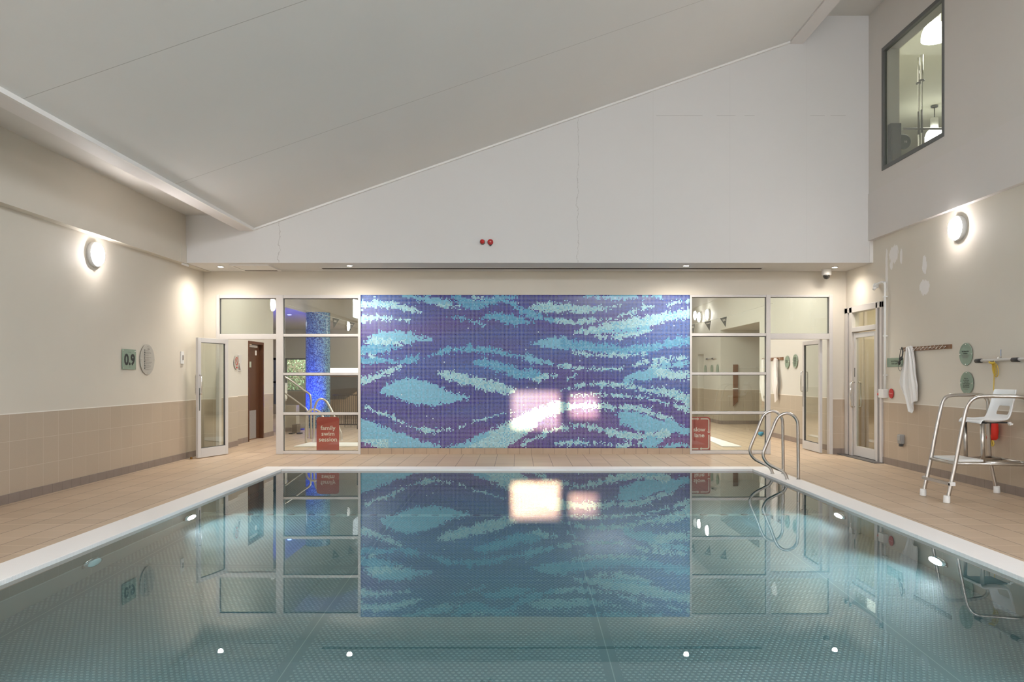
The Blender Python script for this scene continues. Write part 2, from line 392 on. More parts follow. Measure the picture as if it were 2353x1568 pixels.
# underwater lamps
def uw_lamp(side, Y, on, label):
    X = PLX if side < 0 else PRX; z = -.55; d = Vector((-side, 0, 0))
    t_ = thing('underwater_lamp', label, 'pool lamp', (X, Y, z))
    MB().lathe([(.14, 0), (.14, .012), (.12, .03), (.11, .03)], (X, Y, z), d, 32).build('rim', M_chrome, t_)
    MB().lathe([(.105, .02), (.105, .03), (.08, .042), (.01, .046)], (X, Y, z), d, 32).build('lens', M_uw if on else M_uwdim, t_)
    MB().tube([Vector((X, Y - .13, z - .02)) + d * .02, Vector((X, Y - .2, z)) + d * .04, Vector((X, Y - .17, z + .1)) + d * .03], .006, 8, 5).build('cable', M_black, t_)
    if on:
        light('underwater_beam', 'SPOT', Vector((X, Y, z)) + d * .07, UWP, (.82, .93, 1.0), rot=(0, side * math.radians(80) , 0), spot_size=math.radians(150), spot_blend=.6, shadow_soft_size=.08)
UWP = 120
uw_lamp(-1, 8.3, True, 'lit underwater lamp on the left pool wall near the far corner')
uw_lamp(1, 8.4, True, 'lit underwater lamp on the right pool wall near the far corner')
uw_lamp(1, 6.45, True, 'lit underwater lamp on right pool wall below the lifeguard chair reflection')
uw_lamp(-1, 6.4, False, 'unlit underwater lamp on the left pool wall')
uw_lamp(1, 3.2, True, 'lit underwater lamp on the right pool wall nearest the camera')
uw_lamp(-1, 3.2, True, 'lit underwater lamp on the left pool wall nearest the camera')

# ------------------------------------------------------------------ hall shell
w_ = MB(); w_.box(XL - .3, XL, YR - .2, YB + .15, T, 3.2); w_.box(XL - .3, BL, YR - .2, YB + .15, 3.13, 3.95)
struct('wall_left', w_, M_wall)
DY0, DY1, DZ = 12.29, 13.67, 2.50
w_ = MB(); w_.box(XR, XR + .3, YR - .2, DY0, T, 3.6); w_.box(XR, XR + .3, DY1, YB + .15, T, 3.6); w_.box(XR, XR + .3, DY0, DY1, DZ, 3.6)
struct('wall_right', w_, M_wallR)
WY0, WY1, WZ0, WZ1 = 10.41, 12.19, 4.485, 6.36
w_ = MB(); w_.box(BR - .008, XR + .2, YR - .2, YB + .15, 3.494, 4.241)
struct('wall_right_bulkhead', w_, paint_mat('bulkhead_paint', (.68, .64, .61)))
w_ = MB(); a, b = BR, XR + .2
w_.box(a, b, YR - .2, WY0, 4.241, 7.3); w_.box(a, b, WY1, YB + .15, 4.241, 7.3); w_.box(a, b, WY0, WY1, 4.241, WZ0); w_.box(a, b, WY0, WY1, WZ1, 7.3)
struct('wall_right_upper', w_, paint_mat('upper_right_paint', (.67, .63, .59)))
w_ = MB(); w_.box(XL - .1, XR + .1, YU, YB + .15, ZS, 7.3); struct('wall_back_upper', w_, M_upper)
w_ = MB(); y0, y1 = YB, YB + .15
w_.box(XL, -5.183, y0, y1, T, ZS); w_.box(5.40, XR, y0, y1, T, ZS); w_.box(-5.183, 5.40, y0, y1, 2.739, ZS); w_.box(-2.70, 2.954, y0 + .01, y1, T, 2.739)
struct('wall_back', w_, M_wall)
w_ = MB()   # rear wall with two slim high windows through which the sun comes
zo = (YB - YR) * math.tan(SUN_E); h1 = (.443 + zo, 1.08 + zo); h2 = (.64 + zo, 1.03 + zo); o1 = (-.09, .70); o2 = (.91, 1.36)
w_.box(XL - .3, XR + .3, YR - .2, YR, T, h1[0]); w_.box(XL - .3, XR + .3, YR - .2, YR, h1[1], 7.3)
w_.box(XL - .3, o1[0], YR - .2, YR, h1[0], h1[1]); w_.box(o1[1], o2[0], YR - .2, YR, h1[0], h1[1]); w_.box(o2[1], XR + .3, YR - .2, YR, h1[0], h1[1])
w_.box(o2[0], o2[1], YR - .2, YR, h1[0], h2[0]); w_.box(o2[0], o2[1], YR - .2, YR, h2[1], h1[1])
struct('wall_rear', w_, M_wall)
# ceilings
EX0, EX1, EZ0 = -4.42, -4.206, 3.653; RX0, RX1, RZ0, RZ1 = 4.317, 4.531, 6.628, 7.077
c = MB(); c.box(XL - .3, EX0 + .01, YR - .2, YU, 3.902, 4.1); c.box(RX1 - .01, XR + .3, YR - .2, YU, RZ1, 7.3)
struct('ceiling', c, M_ceil)
c = MB(); c.prism([(EX1, EZ0 + .03), (RX0, RZ0 + .03), (RX0, RZ0 + .25), (EX1, EZ0 + .4)], 'y', YR - .2, YU)
cs = struct('ceiling_slope', c, None)
def slope_mat():
    m = paint_mat('sloped_ceiling_paint', (.77, .75, .725), .7, .03); t = NT(m); p, x, y, z = t.pos(); base = t.b.inputs['Base Color'].links[0].from_socket
    g = t.line(y, 3.0, .72, .010); t.l.new(t.mix(t.math('MULTIPLY', g, .6), base, (.36, .33, .30)), t.b.inputs['Base Color']); return m
cs.data.materials.append(slope_mat())
c = MB(); c.box(EX0, EX1, YR - .2, YU, EZ0, 4.1); struct('trim_1', c, M_beam)
c = MB(); c.box(RX0, RX1, YR - .2, YU, RZ0, 7.3); struct('trim_2', c, M_beam)
M_trim = paint_mat('bead_paint', (.78, .75, .72))
th = math.atan2(RZ0 - EZ0, RX0 - EX1); nx, nz = -math.sin(th), math.cos(th)
c = MB(); c.prism([(EX1, EZ0), (RX0, RZ0), (RX0 - .03 * nx * 0, RZ0 + .05), (EX1, EZ0 + .05)], 'y', YU - .05, YU + .01); struct('trim_3', c, M_trim)
c = MB(); c.box(EX1 - .004, EX1 + .03, YR, YU - .05, EZ0 - .004, EZ0 + .05); struct('trim_4', c, M_trim)
c = MB(); c.box(XR - .055, XR + .01, YU - .02, YU + .0, ZS, 3.494); c.box(BL - .02, BL + .0, YU - .12, YU + .12, 3.1, 3.4); struct('trim_5', c, M_trim)
c = MB(); c.box(BL - .1, BL + .012, YU - .22, YU + .04, ZS - .012, 3.42); struct('trim_6', c, M_wall)
# baseboards
sk = .1; th_ = .012
struct('baseboard_left', MB().box(XL, XL + th_, YR, YB, 0, sk), M_skirt)
struct('baseboard_right', MB().box(XR - th_, XR, YR, DY0, 0, sk), M_skirt)
b_ = MB(); b_.box(5.40, XR, YB - th_, YB, 0, sk); struct('baseboard_back_right', b_, M_skirt)
struct('baseboard_back_left', MB().box(XL, -5.183, YB - th_, YB, 0, sk), M_skirt)
struct('baseboard_mural', MB().box(-2.70, 2.954, YB - .004, YB + .02, 0, .104), M_sill)

# slot diffuser, hatch
s_ = thing('air_slot', 'long dark linear air slot in the soffit above the mural', 'air vent', (.4, 13.31, ZS - .006))
MB().box(-3.27, 4.07, 13.22, 13.36, ZS - .006, ZS + .002).build('slot', mat('slot_dark', (.04, .03, .022), .8, spec=.1), s_)
MB().box(-3.29, 4.09, 13.205, 13.22, ZS - .010, ZS + .002).build('flange', M_beam, s_)
hatch = thing('ceiling_hatch', 'square flush access hatch in the soffit above the left glass door', 'hatch', (-4.35, 13.1, ZS - .01))
MB().box(-4.62, -4.06, 12.90, 13.48, ZS - .010, ZS + .002).box(-4.66, -4.62, 12.84, 13.54, ZS - .02, ZS).box(-4.06, -4.02, 12.84, 13.54, ZS - .02, ZS).box(-4.62, -4.06, 12.84, 12.90, ZS - .02, ZS).build('frame', M_trim, hatch)
MB().box(-4.62, -4.06, 13.48, 13.50, ZS - .018, ZS).build('shadow_gap', M_ink2, hatch)

# ------------------------------------------------------------------ mosaic mural
def make_mural():
    X0, X1, Z0, Z1 = -2.70, 2.954, .104, 2.739
    NXT, NZT = 262, 122
    cx = (np.arange(NXT) + .5) / NXT; cz = (np.arange(NZT) + .5) / NZT
    px = 829 + cx * 756; py = 1030 - cz * 352
    GX, GY = np.meshgrid(px, py)            # photo frame px of each tile, rows from the bottom
    U = (GX - 820) * 4.1275; V = (GY - 670) * 4.1275
    rng = np.random.RandomState(3)
    def smooth(shape, sx, sy):
        a = rng.randn(*shape)
        for ax, s in ((0, sy), (1, sx)):
            k = np.exp(-.5 * (np.arange(-int(3 * s) - 1, int(3 * s) + 2) / s) ** 2); k /= k.sum()
            a = np.apply_along_axis(lambda r: np.convolve(np.pad(r, len(k) // 2, mode='reflect'), k, 'valid'), ax, a)
        return a / a.std()
    L = 0; M = 1; TQ = 2; R2 = (1200 - 820) * 4.1275
    B = []
    def b(kind, pts, r2=False): B.append((kind, [((x + (R2 if r2 else 0)), y, w) for x, y, w in pts]))
    b(L, [(30,130,35),(200,115,32),(350,130,30),(430,150,30),(520,165,25),(590,190,12)])
    b(L, [(30,265,35),(150,250,28),(250,250,20),(330,260,10),(450,265,6),(560,275,4)])
    b(M, [(430,35,8),(550,55,22),(680,80,30),(800,100,35),(880,115,30)]); b(L, [(760,125,8),(880,140,10),(970,140,14)])
    b(TQ, [(890,40,10),(980,70,40),(1060,120,50),(1130,130,45),(1200,110,45),(1290,85,40),(1380,65,35),(1480,50,20)])
    b(TQ, [(1380,70,30),(1450,110,22),(1540,160,22),(1600,200,22),(1700,215,22)])
    b(L, [(1080,50,8),(1150,60,12),(1200,80,10)])
    b(TQ, [(1220,240,20),(1300,235,25),(1420,260,45),(1530,275,40),(1610,290,15)])
    b(TQ, [(900,245,8),(960,250,18),(1040,255,15),(1090,290,6)]); b(M, [(1090,290,8),(1140,300,12),(1190,325,4)])
    b(M, [(90,480,12),(180,450,45),(260,430,50),(380,430,55),(480,440,60),(560,450,35),(650,455,25),(710,455,8)])
    b(L, [(80,485,10),(150,475,40),(250,480,40),(330,495,35),(410,495,22)])
    b(TQ, [(30,560,50),(130,560,45),(250,555,40),(330,530,25),(420,540,6)])
    b(TQ, [(30,655,42),(110,660,35),(200,640,22),(300,655,16),(400,670,18),(480,660,22),(590,630,12)])
    b(L, [(30,585,6),(130,612,6),(230,615,5)])
    b(L, [(30,865,30),(120,830,28),(220,800,25),(300,760,20),(380,730,15),(430,710,6)])
    b(TQ, [(640,620,4),(700,595,8),(780,575,12),(870,555,22),(980,545,25),(1100,550,28),(1250,560,30),(1350,575,32),(1450,600,22),(1550,610,15),(1660,630,18)])
    b(M, [(0,615,18),(100,650,20),(200,665,15),(280,685,8)], 1)
    b(L, [(350,695,12),(430,710,18),(500,725,14),(600,735,10),(680,735,12),(800,735,14),(950,730,6)], 1)
    b(L, [(1030,705,4),(1120,690,14),(1200,665,22),(1280,650,20),(1400,640,16),(1560,625,14)], 1)
    b(TQ, [(1160,680,35),(1230,675,35),(1300,700,45),(1400,730,45),(1480,760,55),(1560,790,45),(1700,790,42)])
    b(TQ, [(80,785,38),(150,790,22)], 1); b(L, [(80,840,12),(160,830,32),(230,800,25),(320,800,12)], 1); b(L, [(430,830,4),(520,790,3)], 1)
    b(L, [(780,775,15),(850,790,38),(950,815,48),(1080,850,55),(1200,880,52),(1300,900,50),(1380,925,42),(1450,940,26),(1500,940,8)])
    b(M, [(240,945,25),(320,930,60),(420,925,95),(520,940,115),(620,960,110),(720,985,98),(820,1000,65),(920,1010,45),(1000,1005,26),(1060,1010,8)])
    b(L, [(40,1090,8),(120,1108,9),(180,1140,5),(270,1165,8),(330,1195,12),(400,1235,9),(470,1270,7),(540,1288,11),(620,1305,14),(720,1320,19),(800,1310,13),(890,1303,6)])
    b(L, [(1000,1280,3),(1070,1260,2),(1150,1215,12),(1200,1215,6),(1280,1190,5),(1380,1158,6),(1470,1140,6)])
    b(L, [(420,1320,40),(520,1200,95),(300,1330,0)], 0) if False else None
    b(L, [(0,1265,75),(100,1200,62),(200,1150,62),(300,1115,68),(400,1080,48),(520,1090,30),(650,1085,32),(800,1095,34),(900,1105,28),(1050,1105,22),(1150,1120,30),(1250,1170,28),(1400,1215,22)], 1)
    b(M, [(940,1160,30),(1000,1200,70),(1100,1240,88),(1200,1265,85),(1300,1280,62),(1400,1280,58),(1480,1300,48),(1550,1330,36)], 1)
    b(L, [(380,930,8),(450,920,8),(560,895,16),(650,880,18),(760,880,23),(880,885,20),(960,880,22),(1040,905,20),(1150,930,24),(1250,945,32),(1380,960,30),(1480,980,42),(1600,1045,52)], 1)
    b(M, [(940,865,12),(1030,820,28),(1120,800,45),(1220,780,55),(1300,760,55)], 1); b(L, [(1330,770,52),(1420,790,45),(1500,790,38),(1600,790,34)], 1)
    b(L, [(1230,700,14),(1290,690,24),(1420,660,12)], 1); b(M, [(1330,705,18),(1450,695,26),(1560,680,24)], 1)
    b(L, [(480,985,4),(700,975,10),(820,985,10),(950,990,12),(1080,995,12),(1180,1015,10),(1300,1040,9),(1400,1070,12),(1500,1100,18),(1600,1140,8)], 1)
    b(L, [(0,1455,16),(80,1410,14),(180,1370,11),(250,1330,13),(350,1300,18),(430,1295,16)], 1)
    b(L, [(480,1270,18),(600,1275,20),(700,1290,24),(800,1320,28),(900,1350,33),(1000,1370,38),(1100,1375,40),(1250,1380,42),(1350,1350,40)], 1)
    b(L, [(330,1440,9),(430,1435,17),(520,1425,19),(650,1440,12),(740,1440,9),(850,1460,7),(950,1465,11),(1100,1440,14),(1190,1440,14)], 1)
    b(M, [(1200,1430,50),(1290,1415,40)], 1); b(M, [(1260,1480,14),(1400,1470,18),(1550,1455,26)], 1)
    b(M, [(600,45,10),(700,50,22),(850,50,22),(1000,45,20),(1150,45,15),(1320,45,8)], 1)
    b(L, [(80,145,8),(150,150,30),(250,150,45),(350,155,50),(450,155,43),(550,170,34),(650,175,28),(750,170,18),(850,150,10),(930,130,4)], 1)
    b(TQ, [(0,200,20),(80,225,20),(200,255,25),(320,275,28)], 1); b(L, [(340,275,22),(420,285,24),(520,290,18),(650,280,18),(750,270,14),(870,260,10)], 1)
    b(TQ, [(0,290,18),(60,285,14),(100,290,6)], 1)
    b(L, [(920,230,9),(1050,190,10),(1130,160,10),(1240,130,8)], 1); b(L, [(1380,130,4),(1450,110,8),(1600,90,9)], 1)
    b(L, [(520,385,6),(600,375,25),(700,370,32),(800,350,50),(900,335,58),(1000,325,60),(1100,305,55),(1200,280,52),(1300,255,50),(1400,235,46),(1500,220,46),(1600,208,46)], 1)
    b(L, [(700,420,15),(800,430,18),(950,420,24),(1100,395,25),(1200,370,22)], 1); b(M, [(740,385,8),(900,370,16),(1050,370,16),(1180,345,14)], 1)
    b(M, [(100,495,8),(200,490,32),(300,485,58),(400,495,58)], 1); b(TQ, [(420,500,45),(500,510,48),(650,530,44),(800,550,42),(950,560,36),(1100,555,32),(1250,530,36),(1400,490,42),(1500,475,42),(1600,462,42)], 1)
    b(L, [(480,570,16),(600,590,18),(700,605,18),(850,605,13),(1000,605,8),(1150,595,9)], 1)
    kind = np.full(U.shape, -1)
    n1 = rng.randn(*U.shape); n2 = smooth(U.shape, 1.6, .8); n3 = smooth(U.shape, .8, 2.5)
    jit = 10 * n1 + 4 * n2 + 7 * n3
    for k, pts in [q for q in B if q]:
        best = np.full(U.shape, 1e9)
        for (x0, y0, w0), (x1, y1, w1) in zip(pts[:-1], pts[1:]):
            dx, dy = x1 - x0, y1 - y0; tt = np.clip(((U - x0) * dx + (V - y0) * dy) / (dx * dx + dy * dy), 0, 1)
            d = np.hypot((U - x0 - tt * dx) * .8, V - y0 - tt * dy) - (w0 + (w1 - w0) * tt); best = np.minimum(best, d)
        kind[best < jit * np.where(best > -26, 1, .0)] = k
    # bottom left light sweep
    up = np.interp(U, [35,150,280,400,520,640,760,860,980,1080,1200,1300,1400,1480,1600,1720], [1200,1245,1290,1340,1390,1430,1460,1462,1440,1400,1335,1290,1250,1225,1150,1095])
    lo = np.interp(U, [35,220,230,1380,1440,1540,1640,1720], [1430,1490,1600,1600,1470,1400,1330,1290])
    reg = (V > up + jit) & (V < lo + jit) & (U < 1720)
    kind[reg] = M; kind[reg & (((V - up > 60) & (U > 900)) | ((V > 1400) & (U < 300)) | (U > 1250))] = L
    b1 = smooth(U.shape, 18, 5); b2 = smooth(U.shape, 24, 6)
    vv = V / 1500.
    navy = np.array((.016, .014, .20)); blue = np.array((.020, .075, .31)); pur = np.array((.055, .018, .19)); wine = np.array((.12, .03, .18))
    base = navy[None, None] * np.ones(U.shape + (3,))
    mb_ = np.clip(.35 + .45 * b1, 0, 1)[..., None]; base = base * (1 - mb_) + blue * mb_
    mp = np.clip(.22 + .40 * b2 + .5 * (vv - .45), 0, 1)[..., None]; base = base * (1 - mp) + pur * mp
    mw = np.clip((vv - .78) * 2.2 + .3 * b1, 0, .9)[..., None]; base = base * (1 - mw) + wine * mw
    base *= (1 + .22 * rng.randn(*U.shape))[..., None].clip(.5, 1.6)
    pal = {L: (.36, .64, .68), M: (.155, .47, .64), TQ: (.06, .33, .54)}
    for k, c in pal.items():
        c = np.array(c)[None] * (1 + .10 * rng.randn((kind == k).sum(), 1)).clip(.7, 1.3)
        sw = rng.rand(len(c)) < .18; c[sw] = np.array(pal[M])[None]; base[kind == k] = c
    sp = rng.rand(*U.shape) < .0015; base[sp] = (.6, .75, .78)
    base = base.clip(0, 1)
    nx, nz = NXT + 1, NZT + 1
    xs = np.linspace(X0, X1, nx); zs = np.linspace(Z0, Z1, nz); gx, gz = np.meshgrid(xs, zs)
    org = Vector(((X0 + X1) / 2, YB, Z0))
    co = np.stack([gx - org.x, np.full(gx.shape, -.002), gz - org.z], -1).reshape(-1, 3)
    i, j = np.meshgrid(np.arange(NXT), np.arange(NZT)); a = (j * nx + i).ravel()
    fc = np.stack([a, a + 1, a + 1 + nx, a + nx], 1)
    me = bpy.data.meshes.new('tile_mural'); me.vertices.add(len(co)); me.vertices.foreach_set('co', co.ravel())
    me.loops.add(fc.size); me.loops.foreach_set('vertex_index', fc.ravel()); me.polygons.add(len(fc)); me.polygons.foreach_set('loop_start', np.arange(0, fc.size, 4))
    me.update(calc_edges=True); me.validate()
    at = me.attributes.new('tilecol', 'FLOAT_COLOR', 'CORNER')
    colr = np.concatenate([base.reshape(-1, 3), np.ones((len(fc), 1))], 1); at.data.foreach_set('color', np.repeat(colr, 4, 0).ravel())
    uv = me.uv_layers.new(name='UVMap')
    u0 = i.ravel()[:, None] + np.array([0, 1, 1, 0]); v0 = j.ravel()[:, None] + np.array([0, 0, 1, 1])
    uv.data.foreach_set('uv', np.stack([u0, v0], -1).ravel())
    me.materials.append(M_mosaic); o = bpy.data.objects.new('tile_mural', me); COL.objects.link(o); o.location = org
    sol = o.modifiers.new('thickness', 'SOLIDIFY'); sol.thickness = .006; sol.offset = -1
    return tag(o, 'large blue purple and turquoise glass mosaic mural of waves on the far wall', 'mural')
make_mural()

# ------------------------------------------------------------------ glazed screens
FD = .10
def frame_box(mb, x0, x1, z0, z1, y0=YB - .02, y1=YB + FD): mb.box(x0, x1, y0, y1, z0, z1)
def bx(x): return (x - VX) * YB / F
def bz(y): return CH - (y - VY) * YB / F
def screen(name, post_x, bars, panes, head=None):
    r = thing(name, None, None, ((post_x[0][0] + post_x[-1][1]) / 2, YB, 0), kind='structure'); fr = MB()
    for a, b_, zb in post_x: frame_box(fr, a, b_, zb, 2.739)
    for a, b_, z0, z1 in bars: frame_box(fr, a, b_, z0, z1, YB - .012)
    fr.build('frame', M_alu, r, bevel=.004)
    for k, (a, b_, z0, z1) in enumerate(panes):
        MB().box(a, b_, YB + .035, YB + .041, z0, z1).build('pane', M_glass, r)
        g = .008
        MB().box(a, a + g, YB + .02, YB + .05, z0, z1).box(b_ - g, b_, YB + .02, YB + .05, z0, z1).box(a, b_, YB + .02, YB + .05, z1 - g, z1).box(a, b_, YB + .02, YB + .05, z0, z0 + g * .5).build('gasket', M_gasket, r)
    return r
L0, L1, L2, L3, L4, L5 = -5.183, bx(504.5), bx(640), bx(651), bx(823), bx(829)
Z = {k: bz(k) for k in (686, 768, 774, 780, 857, 863, 948, 954, 1037, 683)}
screen('window_1', [(L0, L1, 0), (bx(635), L3, 0), (L4, L5, 0)],
       [(L1, L2, Z[686], 2.739), (L1, L2, bz(780), Z[768]), (L3, L4, Z[686], 2.739), (L3, L4, Z[774], Z[768]), (L3, L4, Z[863], Z[857]), (L3, L4, Z[954], Z[948]), (L3, L4, 0.005, Z[1037])],
       [(L1, L2, Z[768], Z[686]), (L3, L4, Z[768], Z[686]), (L3, L4, Z[857], Z[774]), (L3, L4, Z[948], Z[863]), (L3, L4, Z[1037], Z[954])])
R0, R1, R2_, R3, R4, R5 = bx(1585), bx(1589.5), bx(1760.5), bx(1770), bx(1905), bx(1913)
screen('window_2', [(R0, R1, 0), (R2_, R3, 0), (R4, R5, 0)],
       [(R1, R2_, Z[683], 2.739), (R1, R2_, bz(773), bz(766)), (R1, R2_, bz(862), bz(856)), (R1, R2_, bz(952), bz(946)), (R1, R2_, .005, bz(1036)), (R3, R4, Z[683], 2.739), (R3, R4, bz(780), bz(767))],
       [(R1, R2_, bz(766), Z[683]), (R1, R2_, bz(856), bz(773)), (R1, R2_, bz(946), bz(862)), (R1, R2_, bz(1036), bz(952)), (R3, R4, bz(767), Z[683])])
def glass_door(name, hinge, end, z1=1.99, handle_at=1, z0=.012, hz=(.62, 1.08), wd=.075):
    """leaf between two floor points"""
    a = Vector((*hinge, 0)); b_ = Vector((*end, 0)); d = (b_ - a).normalized(); n = Vector((-d.y, d.x, 0)); Ln = (b_ - a).length
    r = thing(name, None, None, a, kind='structure')
    def pb(mb, s0, s1, t0, t1, zz0, zz1):
        vs = [a + d * s + n * t_ + Vector((0, 0, z_)) for s in (s0, s1) for t_ in (t0, t1) for z_ in (zz0, zz1)]
        mb.add(vs, [(0, 1, 3, 2), (4, 6, 7, 5), (0, 4, 5, 1), (2, 3, 7, 6), (0, 2, 6, 4), (1, 5, 7, 3)])
    th = .022; fr = MB()
    pb(fr, 0, wd, -th, th, z0, z1); pb(fr, Ln - wd, Ln, -th, th, z0, z1); pb(fr, wd, Ln - wd, -th, th, z1 - .075, z1); pb(fr, wd, Ln - wd, -th, th, z0, z0 + .15)
    fr.build('door_frame', M_alu2, r, bevel=.003)
    g = MB(); pb(g, wd, Ln - wd, -.003, .003, z0 + .15, z1 - .075); g.build('pane', M_glass, r)
    g = MB()
    for s0, s1, q0, q1 in ((wd, wd + .008, z0 + .15, z1 - .075), (Ln - wd - .008, Ln - wd, z0 + .15, z1 - .075), (wd, Ln - wd, z0 + .15, z0 + .158), (wd, Ln - wd, z1 - .083, z1 - .075)): pb(g, s0, s1, -.012, .012, q0, q1)
    g.build('gasket', M_gasket, r)
    for sgn in (-1, 1):
        s = Ln - wd / 2; o_ = .06 * sgn
        pts = [a + d * s + n * (.02 * sgn) + Vector((0, 0, hz[0])), a + d * s + n * (o_ * .9) + Vector((0, 0, hz[0])), a + d * s + n * o_ + Vector((0, 0, hz[0] + .02)), a + d * s + n * o_ + Vector((0, 0, hz[1] - .02)), a + d * s + n * (o_ * .9) + Vector((0, 0, hz[1])), a + d * s + n * (.02 * sgn) + Vector((0, 0, hz[1]))]
        MB().tube(pts, .011, 10).build('door_handle', M_chrome, r)
    lk = MB(); pb(lk, Ln - wd * .6, Ln - wd * .3, -th - .002, th + .002, .78, 1.15); lk.build('lock_plate', M_darkgrey, r)
    return r
M_alu2 = mat('door_aluminium', (.56, .54, .53), .4)
d1 = glass_door('door_1', (-4.985, 13.66), (-5.21, 12.93), 1.97, hz=(1.05, 1.36))
MB().lathe([(.018, 0), (.018, .03), (.01, .036)], (-5.29, 12.90, 0), (0, 0, 1), 12).build('door_stop', mat('brass', (.35, .2, .06), .3, 1), d1)
d2 = glass_door('door_2', (5.25, 13.79), (5.27, 14.69), 1.98, hz=(1.06, 1.42))
# side door to the locker room
sd = thing('door_3', None, None, (XR, 12.98, 0), kind='structure')
fr = MB(); x0, x1 = XR - .03, XR + .1
def sb(a, b_, z0, z1, m=fr, xa=x0, xb=x1): m.box(xa, xb, a, b_, z0, z1)
yy = lambda px: XR * F / (px - VX)
sb(12.29, yy(2025), 0, DZ); sb(13.56, 13.68, 0, DZ); sb(12.29, 13.68, DZ - .09, DZ + .01); sb(yy(1961), yy(1955), 0, DZ); sb(yy(2020), yy(2016), 0, DZ); sb(yy(2017), yy(1961), 2.08, 2.16)
fr.build('frame', M_alu, sd, bevel=.004)
MB().box(XR + .02, XR + .03, yy(2025), yy(2020), 0, DZ - .09).box(XR + .02, XR + .03, yy(1955), 13.56, 0, DZ - .09).build('gap_seal', M_gasket, sd)
MB().box(XR + .03, XR + .036, yy(2017), yy(1961), 2.16, DZ - .09).build('transom_pane', M_glass, sd)
lf = MB(); a, b_ = yy(2015), yy(1963)
for s in ((a, a + .075, .02, 2.06), (b_ - .075, b_, .02, 2.06), (a + .075, b_ - .075, 1.98, 2.06), (a + .075, b_ - .075, .02, .18)): sb(*s, m=lf, xa=XR - .01, xb=XR + .035)
leaf = lf.build('door_leaf', M_alu2, sd, bevel=.003)
MB().box(XR + .01, XR + .016, a + .075, b_ - .075, .18, 1.98).build('pane', M_glass, leaf)
for sx in (-1, 1):
    X_ = XR + .01 + sx * .085; s = b_ - .04
    MB().tube([(XR + .01 + sx * .02, s, .83), (X_ - sx * .015, s, .83), (X_, s, .845), (X_, s, 1.225), (X_ - sx * .015, s, 1.24), (XR + .01 + sx * .02, s, 1.24)], .013, 10).build('door_handle', M_chrome, leaf)
MB().box(XR - .014, XR - .006, b_ - .055, b_ - .03, 1.33, 1.48).build('lock_plate', M_darkgrey, leaf)
MB().box(XR - .16, XR + .1, 12.25, 13.67, .001, .012).build('threshold', mat('threshold_mat', (.11, .10, .095), .7), sd)
# corridor behind it
cr = MB(); cr.box(5.94, 9.0, 11.6, 11.7, 0, 2.9); cr.box(5.94, 9.0, 13.66, 13.69, 0, 2.9); cr.box(5.7, 9.0, 11.7, 13.66, 2.8, 2.9)
struct('wall_corridor', cr, M_wall)
cu = MB(); n = 90
for i in range(n):
    y0 = 11.7 + i * (1.96 / n); y1 = y0 + 1.96 / n; xa = 7.0 + .05 * math.sin(i * .9); xb = 7.0 + .05 * math.sin((i + 1) * .9)
    cu.add([(xa, y0, .05), (xb, y1, .05), (xb, y1, 2.8), (xa, y0, 2.8)], [(0, 1, 2, 3)], True)
o = cu.build('curtain', mat('curtain_fabric', (.55, .46, .28), .8), recalc=False); tag(o, 'pleated cream curtain behind the glass of the locker room door', 'curtain'); o.modifiers.new('thickness', 'SOLIDIFY').thickness = .004
light('corridor_light', 'AREA', (6.4, 12.7, 2.75), 9, (1, .86, .62), size=.5)

# signs on glass
def round_rect(x0, x1, z0, z1, r, corners=(1, 1, 1, 1), n=6):
    out = []
    for (cx, cz, a0, k) in ((x1 - r, z1 - r, 0, 0), (x0 + r, z1 - r, PI / 2, 1), (x0 + r, z0 + r, PI, 2), (x1 - r, z0 + r, 1.5 * PI, 3)):
        if corners[k]: out += [(cx + r * math.cos(a0 + PI / 2 * i / n), cz + r * math.sin(a0 + PI / 2 * i / n)) for i in range(n + 1)]
        else: out.append(((x1, x0, x0, x1)[k], (z1, z1, z0, z0)[k]))
    return out
M_redsign = mat('red_sign_film', (.42, .035, .022), .4)
def red_sign(label, px0, px1, lines, sz, tcx, tz, cor):
    x0, x1 = bx(px0), bx(px1); z0, z1 = bz(1036), bz(959)
    r = thing('pool_sign', label, 'sign', ((x0 + x1) / 2, YB + .075, z0))
    MB().prism(round_rect(x0, x1, z0, z1, .05, cor), 'y', YB + .07, YB + .078).build('board', M_redsign, r)
    text_mesh(lines, sz, (tcx, YB + .07, tz), (1, 0, 0), (0, 0, 1), M_whiteink, 'lettering', r, .002, .95, .012, stretch=1.05)
    return r
red_sign('red board reading family swim session behind left window', 725, 777, ['family', 'swim', 'session'], .105, bx(751.5), bz(989), (1, 1, 0, 0))
rs = red_sign('red board reading slow lane with white arrows behind right window', 1590, 1634.5, ['slow', 'lane'], .105, bx(1609), bz(992.5), (1, 0, 0, 0))
ar = MB(); y_ = YB + .068
def seg(xa, za, xb, zb, w=.009):
    d = Vector((xb - xa, 0, zb - za)).normalized(); n = Vector((-d.z, 0, d.x)) * w; a = Vector((xa, y_, za)); b2 = Vector((xb, y_, zb))
    ar.add([a - n, b2 - n, b2 + n, a + n], [(0, 1, 2, 3)])
def head(x, z, dx, dz, s=.03):
    d = Vector((dx, 0, dz)); n = Vector((-dz, 0, dx)); p = Vector((x, y_, z)); ar.add([p + d * s, p + n * s * .9, p - n * s * .9], [(0, 1, 2)])
seg(bx(1590), bz(963.5), bx(1604), bz(963.5)); head(bx(1604.5), bz(963.5), 1, 0); seg(bx(1612), bz(963.5), bx(1627), bz(963.5))
pts = [(bx(1627) + .03 * math.sin(a), bz(963.5) - .03 + .03 * math.cos(a)) for a in [i * PI / 12 for i in range(7)]]
for p0, p1 in zip(pts[:-1], pts[1:]): seg(*p0, *p1)
